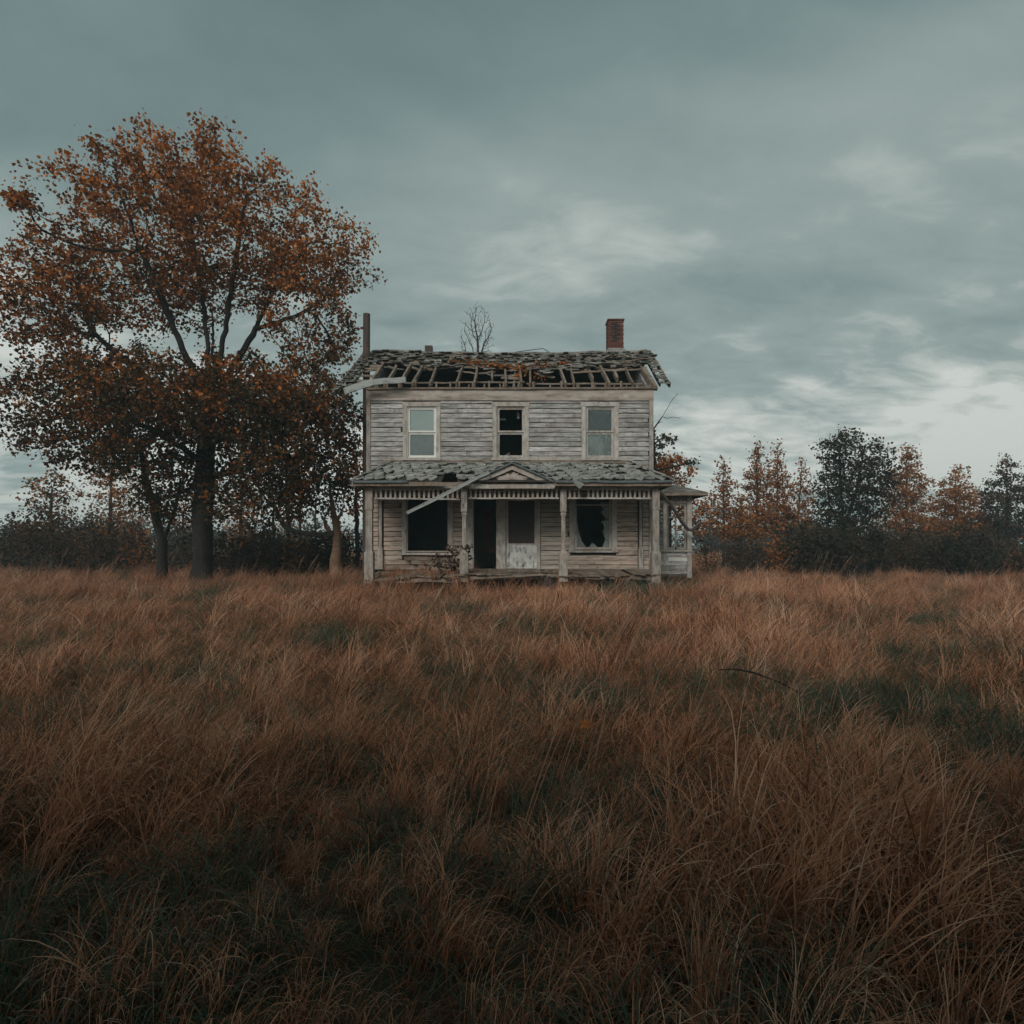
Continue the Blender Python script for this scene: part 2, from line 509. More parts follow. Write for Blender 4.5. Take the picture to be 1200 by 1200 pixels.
def dirty_glass():
    m, nt, b = new_mat('dirty_broken_glass')
    N, L = nt.nodes.new, nt.links.new
    out = [n for n in nt.nodes if n.type == 'OUTPUT_MATERIAL'][0]
    b.inputs['Base Color'].default_value = (0.36, 0.40, 0.39, 1); b.inputs['Roughness'].default_value = 0.25
    tr = N('ShaderNodeBsdfTransparent'); tr.inputs[0].default_value = (0.9, 0.95, 0.94, 1)
    geo = N('ShaderNodeNewGeometry'); nz = N('ShaderNodeTexNoise'); nz.inputs['Scale'].default_value = 4; nz.inputs['Detail'].default_value = 5
    L(geo.outputs['Position'], nz.inputs['Vector'])
    mr = N('ShaderNodeMapRange'); L(nz.outputs[0], mr.inputs[0])
    mr.inputs[1].default_value = 0.3; mr.inputs[2].default_value = 0.7; mr.inputs[3].default_value = 0.25; mr.inputs[4].default_value = 0.75
    mx = N('ShaderNodeMixShader'); L(mr.outputs[0], mx.inputs[0]); L(tr.outputs[0], mx.inputs[1]); L(b.outputs[0], mx.inputs[2])
    L(mx.outputs[0], out.inputs[0])
    return m


M['dirty_glass'] = dirty_glass()

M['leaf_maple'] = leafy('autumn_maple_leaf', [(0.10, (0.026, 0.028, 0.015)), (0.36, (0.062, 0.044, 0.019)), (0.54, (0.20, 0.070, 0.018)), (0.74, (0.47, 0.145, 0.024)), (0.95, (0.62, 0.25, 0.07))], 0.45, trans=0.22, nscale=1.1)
M['leaf_orange'] = leafy('orange_leaf', [(0.1, (0.22, 0.075, 0.020)), (0.5, (0.46, 0.150, 0.030)), (0.9, (0.58, 0.24, 0.06))], 0.4)
M['leaf_rust'] = leafy('rust_leaf', [(0.1, (0.12, 0.050, 0.018)), (0.5, (0.34, 0.125, 0.035)), (0.9, (0.52, 0.22, 0.065))], 0.5)
M['leaf_dark'] = leafy('dark_leaf', [(0.1, (0.030, 0.032, 0.024)), (0.6, (0.062, 0.050, 0.034)), (0.95, (0.14, 0.065, 0.034))], 0.6)
M['leaf_thicket'] = leafy('thicket_leaf', [(0.1, (0.035, 0.028, 0.022)), (0.55, (0.085, 0.048, 0.030)), (0.95, (0.17, 0.075, 0.036))], 0.6)
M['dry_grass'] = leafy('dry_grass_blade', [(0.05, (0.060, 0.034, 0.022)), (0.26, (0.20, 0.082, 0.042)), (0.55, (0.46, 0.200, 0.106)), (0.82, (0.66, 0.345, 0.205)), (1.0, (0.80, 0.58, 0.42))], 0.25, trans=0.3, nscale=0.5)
M['green_grass'] = leafy('green_grass_blade', [(0.1, (0.045, 0.070, 0.048)), (0.6, (0.085, 0.115, 0.072)), (0.95, (0.17, 0.145, 0.085))], 0.35, trans=0.3, nscale=0.7)
M['stalk'] = leafy('dry_stalk', [(0.1, (0.22, 0.115, 0.065)), (0.6, (0.36, 0.20, 0.12)), (0.95, (0.50, 0.34, 0.23))], 0.2, trans=0.2)
M['ground'] = weathered('field_soil', (0.050, 0.042, 0.028), [
    ((0.030, 0.038, 0.022), (0.4, 0.4, 0.4), 6, 0.45, 0.65, 0.9),
    ((0.095, 0.058, 0.036), (1.2, 1.2, 1.2), 6, 0.5, 0.7, 0.8)], rough=1, bump=0.6, bscale=(6, 6, 6), jitter=0, spec=0.1)

# ================================================================== HOUSE
YW = 20.0                     # front wall plane
rh = random.Random(7)


def wx(px): return (px - 600) * YW / F
def wz(py): return CAMZ + (HOR - py) * YW / F


XL, XR = wx(430), wx(765)
ZTOP = 6.40
house = thing('abandoned_house', (0, YW, 0.3),
              'derelict two storey clapboard farmhouse with collapsing roof and broken porch', 'house')

OPEN = {   # opening: x0, x1, z0, z1
    'ul': (wx(477), wx(511.5), wz(536.5), wz(476.5)),
    'um': (wx(582), wx(615), wz(536.5), wz(476.5)),
    'ur': (wx(686), wx(720), wz(536.5), wz(476.5)),
    'll': (wx(476), wx(526), wz(647), wz(582)),
    'd1': (wx(554), wx(582.5), 0.86, wz(584)),
    'd2': (wx(593), wx(629), 0.86, wz(584)),
    'lr': (wx(673), wx(717), wz(644), wz(582)),
}

# ---- sheathing with real openings
xs = sorted({XL, XR} | {o[0] for o in OPEN.values()} | {o[1] for o in OPEN.values()})
zs = sorted({0.80, ZTOP} | {o[2] for o in OPEN.values()} | {o[3] for o in OPEN.values()})
mb = MB()
for i in range(len(zs) - 1):
    za, zb = zs[i], zs[i + 1]; zc = (za + zb) / 2
    run = None
    for j in range(len(xs) - 1):
        xc = (xs[j] + xs[j + 1]) / 2
        hole = any(o[0] < xc < o[1] and o[2] < zc < o[3] for o in OPEN.values())
        if not hole:
            run = [xs[j], xs[j + 1]] if run is None else [run[0], xs[j + 1]]
        if (hole or j == len(xs) - 2) and run is not None:
            mb.box(run[0], run[1], YW, YW + 0.14, za, zb); run = None
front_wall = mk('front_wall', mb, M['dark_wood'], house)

# ---- clapboards
CASE = 0.125
clap_meshes = []


def clap_mesh(k, mat):
    mb = MB(); n = 6; h = 0.124
    vs = []; fs = []
    for i in range(n + 1):
        x = i / n
        w1, w2 = rh.uniform(-0.005, 0.005), rh.uniform(-0.004, 0.009)
        y1 = rh.uniform(-0.004, 0.010)
        vs += [(x, 0, w1), (x, -0.030 - y1, w1 - 0.004), (x, -0.026 - y1, w1 + 0.016), (x, -0.010, h + w2), (x, 0, h + w2)]
    for i in range(n):
        for j in range(4):
            a = i * 5 + j
            fs.append((a, a + 1, a + 6, a + 5)[::-1])
    fs.append((0, 1, 2, 3, 4)); o = n * 5; fs.append((o + 4, o + 3, o + 2, o + 1, o))
    mb._add(vs, fs)
    return mb.mesh('clapboard', mat)


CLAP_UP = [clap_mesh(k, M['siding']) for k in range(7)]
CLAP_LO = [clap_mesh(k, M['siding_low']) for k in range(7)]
PITCH = 0.146
z = 0.84
row = 0
while z < wz(471):
    blocks = []
    for o in OPEN.values():
        if z + 0.14 > o[2] - 0.12 and z < o[3] + 0.14:
            blocks.append((o[0] - CASE - 0.004, o[1] + CASE + 0.004))
    if z < 3.45:
        blocks += [(-4.13, -3.95), (3.87, 4.03)]
    blocks.sort()
    x = XL + 0.125
    spans = []
    for a, b in blocks + [(XR - 0.125, 99)]:
        if a - x > 0.06: spans.append((x, a))
        x = max(x, b)
    if True:
        if 4.02 < z + 0.06 < 4.24:      # the belt board covers the middle of this row
            spans = [(XL + 0.125, wx(447.5)), (wx(741.5), XR - 0.125)]
        for a, b in spans:
            if rh.random() < 0.012 and b - a > 0.8 and z < 3: continue
            if b - a > 2.6 or (b - a > 1.2 and rh.random() < 0.25):
                c = a + (b - a) * rh.uniform(0.35, 0.65)
                pcs = [(a, c - 0.004), (c + 0.004, b)]
            else:
                pcs = [(a, b)]
            for p, q in pcs:
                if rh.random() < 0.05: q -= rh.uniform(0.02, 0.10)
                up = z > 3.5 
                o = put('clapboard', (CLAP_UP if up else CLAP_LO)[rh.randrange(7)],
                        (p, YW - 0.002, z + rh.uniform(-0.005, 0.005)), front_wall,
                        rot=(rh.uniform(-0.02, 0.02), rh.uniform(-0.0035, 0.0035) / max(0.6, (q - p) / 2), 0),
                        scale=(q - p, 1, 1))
    z += PITCH
    row += 1

# ---- frieze, belt, corner boards, pilasters
mb = MB()
mb.board((XL - 0.02, YW - 0.03, wz(463.2)), (XR + 0.02, YW - 0.03, wz(463.2)), 0.05, 0.34, n=12, warp=0.006, rag=0.01, rng=rh)
mk('frieze_board', mb, M['frieze'], front_wall)
mb = MB()
mb.board((XL + 0.0, YW - 0.055, wz(456.4)), (XR + 0.12, YW - 0.055, wz(455.6)), 0.12, 0.05, n=14, warp=0.012, rag=0.05, rng=rh)
mk('crown_moulding', mb, M['rot'], front_wall)
mb = MB()
mb.board((wx(448), YW - 0.045, 4.145), (wx(741), YW - 0.045, 4.145), 0.06, 0.10, n=14, warp=0.008, rag=0.04, rng=rh)
mk('belt_board', mb, M['rot'], front_wall)
for x0, x1 in ((XL - 0.01, XL + 0.115), (XR - 0.115, XR + 0.01)):
    mb = MB(); mb.board((( x0 + x1) / 2, YW - 0.025, 0.80), ((x0 + x1) / 2, YW - 0.025, wz(468)), x1 - x0, 0.045, up=(0, -1, 0), n=12, warp=0.004, rag=0.0, rng=rh)
    mk('corner_board', mb, M['post'], front_wall)
for x0, x1 in ((-4.12, -3.965), (3.885, 4.02)):
    xm = (x0 + x1) / 2; hw = (x1 - x0) / 2
    mb = MB(); mb.stack(xm, YW - 0.07, [(0.84, hw), (1.45, hw), (1.48, hw * 0.8), (1.55, hw * 0.62), (2.9, hw * 0.6), (2.96, hw * 0.9), (3.02, hw * 0.7), (3.06, hw), (3.38, hw)])
    mk('pilaster', mb, M['post'], front_wall)

# ---- windows


def casing(parent, o, sill=True, head=True, mat=None, w=CASE):
    x0, x1, z0, z1 = o
    mat = mat or M['trim']
    for s, xa in ((-1, x0 - w / 2), (1, x1 + w / 2)):
        mb = MB(); mb.board((xa, YW - 0.022, z0 - 0.02), (xa, YW - 0.022, z1 + 0.0), w, 0.05, up=(0, -1, 0), n=6, warp=0.003, rag=0.0, rng=rh)
        mk('casing', mb, mat, parent)
    if head:
        mb = MB(); mb.board((x0 - w - 0.02, YW - 0.026, z1 + 0.07), (x1 + w + 0.02, YW - 0.026, z1 + 0.07), 0.055, 0.135, n=5, warp=0.004, rag=0.004, rng=rh)
        mk('head_casing', mb, mat, parent)
    if sill:
        mb = MB(); mb.board((x0 - w - 0.03, YW - 0.055, z0 - 0.055), (x1 + w + 0.03, YW - 0.055, z0 - 0.055), 0.12, 0.065, n=5, warp=0.004, rag=0.006, rng=rh)
        mk('sill', mb, mat, parent)


def sash_frame(x0, x1, z0, z1, y, w=0.055, d=0.035):
    mb = MB()
    mb.box(x0, x0 + w, y, y + d, z0, z1); mb.box(x1 - w, x1, y, y + d, z0, z1)
    mb.box(x0 + w, x1 - w, y, y + d, z0, z0 + w); mb.box(x0 + w, x1 - w, y, y + d, z1 - w, z1)
    return mb


def upper_window(key, label, up_glass, low_glass, up_back, low_back, sash_mat):
    x0, x1, z0, z1 = OPEN[key]
    mb = MB(); zt = (z0 + z1) / 2 + 0.03
    # stops lining the opening are the window's own mesh
    mb.box(x0, x0 + 0.03, YW - 0.005, YW + 0.10, z0, z1); mb.box(x1 - 0.03, x1, YW - 0.005, YW + 0.10, z0, z1)
    mb.box(x0 + 0.03, x1 - 0.03, YW - 0.005, YW + 0.10, z1 - 0.03, z1); mb.box(x0 + 0.03, x1 - 0.03, YW - 0.005, YW + 0.10, z0, z0 + 0.03)
    w = mk('window', mb, sash_mat, house)
    if label: w['label'] = label
    casing(w, OPEN[key], sill=True)
    a, b = x0 + 0.03, x1 - 0.03
    up = mk('sash', sash_frame(a, b, zt - 0.03, z1 - 0.03, YW + 0.025), sash_mat, w)
    lo = mk('sash', sash_frame(a, b, z0 + 0.03, zt - 0.034, YW + 0.065), sash_mat, w)
    for on, za, zb, y in ((up_glass, zt + 0.03, z1 - 0.09, YW + 0.042), (low_glass, z0 + 0.09, zt - 0.09, YW + 0.082)):
        if on:
            mb = MB(); mb.box(a + 0.05, b - 0.05, y, y + 0.004, za - 0.01, zb + 0.01)
            mk('pane', mb, M['glass'], w)
    for mat, za, zb, nm in ((up_back, zt + 0.034, z1 - 0.03, 'sheet'), (low_back, z0, zt - 0.05, 'curtain')):
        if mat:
            mb = MB(); n = 10; y = YW + (0.068 if nm == 'sheet' else 0.118)
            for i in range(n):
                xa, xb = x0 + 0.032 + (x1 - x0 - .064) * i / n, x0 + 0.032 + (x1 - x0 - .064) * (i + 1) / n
                amp = 0.0 if nm == 'sheet' else 0.012
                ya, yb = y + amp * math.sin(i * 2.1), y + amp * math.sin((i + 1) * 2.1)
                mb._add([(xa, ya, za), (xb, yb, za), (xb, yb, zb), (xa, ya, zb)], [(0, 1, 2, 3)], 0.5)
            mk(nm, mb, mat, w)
    return w


M['sash_white'] = weathered('clean_white_sash', (0.72, 0.72, 0.68), [((0.45, 0.43, 0.39), (6, 6, 6), 5, 0.55, 0.72, 0.6)], bump=0.15, jitter=0.05)
upper_window('ul', 'sash window with white frame and pale blind', True, True, M['sheet'], M['curtain'], M['sash_white'])  # flat pale sheet just behind the upper glass
wm = upper_window('um', 'open sash window without glass', False, False, None, None, M['trim'])
upper_window('ur', 'sash window with dark upper pane and mottled lower pane', True, True, None, M['dirty_curtain'], M['trim'])
# loose laths seen inside the glassless window
for p, q in (((wx(584), YW + 0.5, wz(488)), (wx(592), YW + 0.5, wz(487.6))), ((wx(607), YW + 0.4, wz(480)), (wx(607.6), YW + 0.4, wz(487))),
             ((wx(590), YW + 0.4, wz(534)), (wx(597), YW + 0.7, wz(528)))):
    mb = MB(); mb.board(p, q, 0.05, 0.07, n=3, warp=0.004, rng=rh); mk('lath', mb, M['pale_metal'], wm)

# lower left: empty hole with casing
x0, x1, z0, z1 = OPEN['ll']
mb = MB()
mb.box(x0, x0 + 0.04, YW - 0.004, YW + 0.12, z0, z1); mb.box(x1 - 0.04, x1, YW - 0.004, YW + 0.12, z0, z1); mb.box(x0 + 0.04, x1 - 0.04, YW - 0.004, YW + 0.12, z0, z0 + 0.04)
w = mk('window', mb, M['trim'], house); w['label'] = 'wide empty window opening without sash'
casing(w, OPEN['ll'])
# lower right: broken pane
x0, x1, z0, z1 = OPEN['lr']
w = mk('window', sash_frame(x0, x1, z0, z1, YW + 0.02, w=0.075, d=0.06), M['trim'], house)
w['label'] = 'wide window with jagged broken glass'
casing(w, OPEN['lr'], w=0.15)
for poly in ([(674.5, 641), (686.5, 641), (682, 634), (679, 624), (676.5, 612), (674.5, 602)],
             [(714, 641), (706, 641), (709.5, 632), (706.5, 624), (708.5, 617), (704.5, 611), (714, 609)],
             [(714, 608), (709, 606), (704, 600), (707.5, 597), (703, 591), (705, 588), (714, 588)],
             [(690, 641), (700, 641), (697, 637.5), (694, 636.6)]):
    pts = [(wx(a), wz(b)) for a, b in poly]
    ar = sum(pts[i][0] * pts[(i + 1) % len(pts)][1] - pts[(i + 1) % len(pts)][0] * pts[i][1] for i in range(len(pts)))
    if ar < 0: pts = pts[::-1]
    mb = MB(); mb.prism_y(pts, YW + 0.048, YW + 0.053)
    mk('glass_shard', mb, M['dirty_glass'], w)
mb = MB(); mb.prism_y([(wx(711), wz(641)), (wx(714), wz(641)), (wx(714), wz(588)), (wx(710), wz(588)), (wx(711), wz(600))], YW + 0.30, YW + 0.31)
mk('curtain', mb, M['curtain'], w)
# upper transom bar of that window sits below a dark boarded head
mb = MB(); mb.box(x0 - 0.1, x1 + 0.1, YW - 0.03, YW + 0.01, z1 - 0.28, z1 - 0.24); mk('transom', mb, M['trim'], w)

# ---- doors
x0, x1, z0, z1 = OPEN['d1']
mb = MB(); mb.box(x0, x0 + 0.03, YW, YW + 0.13, z0, z1); mb.box(x1 - 0.03, x1, YW, YW + 0.13, z0, z1)
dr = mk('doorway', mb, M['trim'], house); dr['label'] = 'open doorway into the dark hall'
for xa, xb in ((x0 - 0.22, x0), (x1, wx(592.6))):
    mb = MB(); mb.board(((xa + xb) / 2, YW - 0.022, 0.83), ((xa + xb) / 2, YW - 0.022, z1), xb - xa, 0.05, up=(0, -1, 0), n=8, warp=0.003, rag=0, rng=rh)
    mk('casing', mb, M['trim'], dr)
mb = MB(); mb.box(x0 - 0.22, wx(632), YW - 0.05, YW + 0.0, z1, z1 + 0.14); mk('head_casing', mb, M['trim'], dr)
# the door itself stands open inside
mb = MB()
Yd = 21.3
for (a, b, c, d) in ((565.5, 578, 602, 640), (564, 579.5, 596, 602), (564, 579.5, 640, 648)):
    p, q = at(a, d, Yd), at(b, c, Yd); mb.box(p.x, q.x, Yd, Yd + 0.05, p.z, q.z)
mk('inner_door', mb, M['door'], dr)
x0, x1, z0, z1 = OPEN['d2']
zr = wz(638)
mb = MB()
mb.box(x0, x0 + 0.07, YW + 0.02, YW + 0.06, z0, z1); mb.box(x1 - 0.07, x1, YW + 0.02, YW + 0.06, z0, z1)
mb.box(x0 + 0.07, x1 - 0.07, YW + 0.02, YW + 0.06, z1 - 0.08, z1); mb.box(x0 + 0.07, x1 - 0.07, YW + 0.02, YW + 0.06, zr - 0.03, zr + 0.03)
sd = mk('storm_door', mb, M['trim'], house); sd['label'] = 'storm door with dark screen over a mouldy white panel'
mb = MB(); mb.box(x0 + 0.06, x1 - 0.06, YW + 0.035, YW + 0.042, zr, z1 - 0.07); mk('screen', mb, M['screen'], sd)
mb = MB(); mb.box(x0 + 0.03, x1 - 0.0, YW + 0.012, YW + 0.05, z0 + 0.0, zr - 0.02); mk('kick_panel', mb, M['panel'], sd)
mb = MB(); mb.tube([(x0 + 0.10, YW + 0.0, 1.78), (x0 + 0.10, YW - 0.05, 1.82), (x0 + 0.10, YW, 1.9)], 0.01, 5); mk('handle', mb, M['rust'], sd)
mb = MB(); mb.board((x1 + 0.055, YW - 0.022, 0.83), (x1 + 0.055, YW - 0.022, z1), 0.11, 0.05, up=(0, -1, 0), n=8, warp=0.003, rag=0, rng=rh)
mk('casing', mb, M['trim'], sd)

# ---- body of the house: side and back walls, floors, foundation
YB = 26.0
ridgeY, ridgeZ = 23.0, 8.42
for xa, xb in ((XL, XL + 0.12), (XR - 0.12, XR)):
    mb = MB()
    prof = [(YW + 0.142, 0.8), (YB, 0.8), (YB, 6.36), (ridgeY, ridgeZ - 0.16), (YW + 0.142, 6.36)]
    vs = [(xa, y, z) for y, z in prof] + [(xb, y, z) for y, z in prof]
    n = len(prof)
    fs = [tuple(range(n - 1, -1, -1)), tuple(range(n, 2 * n))] + [(i, (i + 1) % n, (i + 1) % n + n, i + n) for i in range(n)]
    mb._add(vs, fs)
    sw = mk('side_wall', mb, M['siding'], house)
    # clapboard courses on the flank, one joined strip each
    mb = MB(); s = -1 if xa == XL else 1; xo = xa if s < 0 else xb
    zz = 0.84
    while zz < 6.3:
        y0, y1 = YW + 0.16, YB
        pts = [(xo, y0, zz), (xo + s * 0.03, y0, zz), (xo + s * 0.01, y0, zz + 0.13), (xo, y0, zz + 0.13)]
        vs = pts + [(a, y1, c) for a, b, c in pts]
        mb._add(vs, [(0, 1, 5, 4), (1, 2, 6, 5), (2, 3, 7, 6), (3, 2, 1, 0), (4, 5, 6, 7)])
        zz += PITCH
    cs = mk('clapboard', mb, M['siding'], sw); cs['kind'] = 'stuff'
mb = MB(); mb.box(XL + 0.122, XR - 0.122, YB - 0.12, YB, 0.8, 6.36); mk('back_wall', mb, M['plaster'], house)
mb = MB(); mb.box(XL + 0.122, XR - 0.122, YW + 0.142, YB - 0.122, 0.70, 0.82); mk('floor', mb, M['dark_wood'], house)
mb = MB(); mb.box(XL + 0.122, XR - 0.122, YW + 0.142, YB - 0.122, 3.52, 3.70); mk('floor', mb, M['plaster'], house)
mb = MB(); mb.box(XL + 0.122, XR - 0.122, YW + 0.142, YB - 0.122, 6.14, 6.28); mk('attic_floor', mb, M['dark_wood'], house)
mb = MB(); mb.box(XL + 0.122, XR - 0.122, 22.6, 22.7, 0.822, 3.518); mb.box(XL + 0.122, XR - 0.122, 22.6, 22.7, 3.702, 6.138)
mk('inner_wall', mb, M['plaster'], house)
mb = MB()
for k in range(34):
    xa = XL + (XR - XL) * k / 34; mb.box(xa, xa + 0.25, YW + 0.06 + rh.uniform(-.02, .02), YW + 0.4, -0.1, 0.695 + rh.uniform(-0.1, 0))
fo = mk('foundation', mb, M['stone'], house)

# ================================================================== MAIN ROOF
SLA = math.atan2(2.0, 3.05)


def RP(x, t, dz=0.0):
    sag = -0.10 * math.sin(PI * min(1, max(0, (x + 4.8) / 9.6)))* (1 - 0.3 * t) + 0.02 * math.sin(x * 2.7)
    return Vector((x, ridgeY - 3.05 * t, ridgeZ - 2.0 * t + sag + dz))


roof = MB()
# the rear slope still has its deck: it is the roof's own mesh and what one sees behind the rafters
for k in range(12):
    t0, t1 = k / 12 * 1.12, (k + 1) / 12 * 1.12 - 0.006
    def BP(x, t, dz): 
        p = RP(x, t, dz); p.y = 2 * ridgeY - p.y; return p
    for xa, xb in ((-4.9, 0.1), (0.11, 4.8)):
        roof.hexa([BP(xa, t1, -.02), BP(xb, t1, -.02), BP(xb, t0, -.02), BP(xa, t0, -.02),
                   BP(xa, t1, .02), BP(xb, t1, .02), BP(xb, t0, .02), BP(xa, t0, .02)][::-1])
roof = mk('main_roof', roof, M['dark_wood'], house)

# rafters
for i in range(20):
    x = -4.36 + i * 0.455
    if i == 19: x = 4.24
    mb = MB()
    p, q = RP(x, 0.0, -0.12), RP(x + rh.uniform(-.12, .12), 1.0, -0.03)
    q.z = 6.45 + 0.05
    if i in (5, 12): continue
    if i in (8, 15, 17): q = p.lerp(q, 0.72) + Vector((0.05, 0, -0.10))
    mb.board(p, q, rh.uniform(0.055, 0.08), rh.uniform(0.13, 0.17), n=6, warp=0.02, rag=0.03, rng=rh)
    mk('rafter', mb, M['rot'], roof)
    mb = MB(); q2 = Vector((x + rh.uniform(-.03, .03), YW + 0.10, 6.40))
    mb.board(q2, q2 + Vector((rh.uniform(-.03, .03), rh.uniform(0, .06), rh.uniform(0.16, 0.30))), 0.075, 0.06, n=2, warp=0.004, rng=rh)
    mk('cripple_stud', mb, M['rot'], roof)
for i in range(13):
    x = -2.4 + i * 0.5 + rh.uniform(-.08, .08)
    mb = MB(); mb.board((x, YW + 0.17, 6.40), (x + rh.uniform(-.02, .02), YW + 0.17, 6.40 + rh.uniform(0.14, 0.26)), 0.055, 0.05, n=2, warp=0.004, rng=rh)
    mk('cripple_stud', mb, M['rot'], roof)
mb = MB(); mb.board((-3.6, YW + 0.24, 6.64), (0.4, YW + 0.24, 6.66), 0.06, 0.05, n=8, warp=0.012, rng=rh); mk('purlin', mb, M['rot'], roof)
mb = MB(); mb.board((0.45, YW + 0.24, 6.62), (4.1, YW + 0.24, 6.60), 0.06, 0.05, n=8, warp=0.012, rng=rh); mk('purlin', mb, M['rot'], roof)
mb = MB(); mb.board((-4.4, YW + 0.07, 6.425), (4.3, YW + 0.07, 6.43), 0.14, 0.05, n=10, warp=0.008, rng=rh); mk('wall_plate', mb, M['rot'], roof)
# ridge board
mb = MB(); pts = [RP(-4.95 + i * 0.65, 0, 0.035) for i in range(16)]
mb.tube(pts, 0.07, 5); mk('ridge_cap', mb, M['shingle_old'], roof)


def cov(x):
    c = 0.43 + 0.05 * math.sin(x * 1.9) + 0.04 * math.sin(x * 5.3 + 1) + 0.02 * math.sin(x * 13)
    if x < -3.3: c = 0.28 + 0.05 * math.sin(x * 6)
    elif x < -2.1: c = 0.35 + 0.06 * math.sin(x * 7)
    if -0.9 < x < 2.3: c += 0.07
    if x > 2.9: c = 0.36 + 0.06 * math.sin(x * 8)
    return c


# deck boards left on the upper part
for k in range(9):
    t = 0.03 + k * 0.062
    x = -4.85
    while x < 4.7:
        ln = rh.uniform(0.9, 2.4); xe = min(4.72, x + ln)
        c = min(cov(x), cov(xe), cov((x + xe) / 2)) + rh.uniform(-0.03, 0.05)
        if t < c or t < 0.25:
            a, b = RP(x + 0.01, t, 0.01), RP(xe - 0.01, t + rh.uniform(-.008, .008), 0.01)
            mb = MB(); mb.board(a, b, 0.205, 0.025, up=(0, -math.sin(SLA), math.cos(SLA)), n=4, warp=0.008, rag=0.05, rng=rh)
            mk('roof_board', mb, M['rot'], roof)
        x = xe
# shingles of the main roof: each a real wedge, too small to pick apart
mb = MB()
up_n = Vector((0, -math.sin(SLA), math.cos(SLA))); dn = Vector((0, -math.cos(SLA), -math.sin(SLA)))


def roof_shingle(mb, x, t, w, ln, lift):
    c = RP(x, t, 0.0) + up_n * 0.035
    a = rh.uniform(-0.12, 0.12); sx = Vector((1, 0, 0)) + dn * a; dd = dn + Vector((1, 0, 0)) * -a
    tl = rh.uniform(0.0, 0.05) + lift
    vs = []
    for h in (0.0, rh.uniform(0.012, 0.028)):
        for u, v in ((-.5, 0), (.5, 0), (.5, 1), (-.5, 1)):
            vs.append(c + sx * (u * w + rh.uniform(-.008, .008)) + dd * (v * ln + rh.uniform(-.02, .02)) + up_n * (h + v * tl))
    mb.hexa(vs[::-1] if False else vs)


t = 0.0
while t < 0.62:
    x = -4.9
    while x < 4.75:
        w = rh.uniform(0.13, 0.27)
        c = cov(x) + 0.03 + 0.03 * math.sin(x * 9 + t * 20)
        if t < c and rh.random() < (0.97 if t < c - 0.06 else 0.6):
            roof_shingle(mb, x + w / 2, t, w * 0.95, 0.20, 0.02 if rh.random() < 0.8 else 0.09)
        x += w
    t += 0.036
# verge strips that survive on both gable ends
t = 0.0
while t < 1.08:
    for k in range(3):
        if rh.random() < 0.75: roof_shingle(mb, -5.12 + k * 0.15 - 0.2 * t + rh.uniform(-.03, .03), t, 0.16, 0.2, 0.03)
    if t < 0.93:
        for k in range(2):
            if rh.random() < 0.85: roof_shingle(mb, 4.66 + k * 0.14 + rh.uniform(-.02, .02), t, 0.15, 0.2, 0.01)
    t += 0.045
o = mk('shingle', mb, M['shingle_old'], roof); o['kind'] = 'stuff'
# barge boards
for (xa, ta, xb, tb, m_, w_) in ((-5.20, 0.0, -5.40, 1.14, 'rot', 0.15), (-5.0, 0.02, -5.22, 1.10, 'dark_wood', 0.12), (-4.82, 0.03, -5.02, 1.0, 'rot', 0.10), (4.87, 0.0, 4.90, 0.93, 'rot', 0.16), (4.62, 0.1, 4.62, 0.9, 'dark_wood', 0.10)):
    mb = MB(); mb.board(RP(xa, ta, 0.0), RP(xb, tb, -0.02), 0.045, w_, n=7, warp=0.012, rag=0.08, rng=rh)
    mk('barge_board', mb, M[m_], roof)
# torn deck and lookouts on the left overhang
for k in range(9):
    ta = 0.18 + k * 0.095
    mb = MB(); mb.board(RP(-5.2 - 0.1 * ta + rh.uniform(0, .3), ta, 0.0), RP(-4.45 + rh.uniform(-.15, .25), ta + rh.uniform(-.08, .10), rh.uniform(-.10, .02)), 0.13, 0.03,
                        up=(0, -math.sin(SLA), math.cos(SLA)), n=4, warp=0.02, rag=0.08, rng=rh)
    mk('roof_board', mb, M['rot'], roof)
# white fascia hanging from the left corner
mb = MB(); mb.board(at(404, 458, 19.45), at(438, 447.2, 19.5), 0.05, 0.20, n=6, warp=0.012, rag=0.05, rng=rh)
mb.board(at(437.6, 447.6, 19.505), at(475, 445, 19.62), 0.05, 0.17, n=6, warp=0.010, rag=0.05, rng=rh)
o = mk('hanging_fascia', mb, M['pale_metal'], roof); o['label'] = 'pale fascia board hanging loose at the left eave'
# broken deck ends and slipped shingle bats that hang between the rafters
for k in range(20):
    x = rh.uniform(-4.2, 4.1); t = cov(x) + rh.uniform(-0.02, 0.16)
    an = rh.uniform(-0.5, 0.5); ln = rh.uniform(0.25, 0.75)
    p = RP(x - ln / 2 * math.cos(an), t - math.sin(an) * 0.06, rh.uniform(-0.06, 0.03)); q = RP(x + ln / 2 * math.cos(an), t + math.sin(an) * 0.10, rh.uniform(-0.12, 0.02))
    mb = MB(); mb.board(p, q, rh.uniform(0.08, 0.2), 0.025, up=(0, -math.sin(SLA), math.cos(SLA)), n=4, warp=0.02, rag=0.09, rng=rh)
    mk('broken_board', mb, M['rot'] if rh.random() < 0.6 else M['shingle_old'], roof)
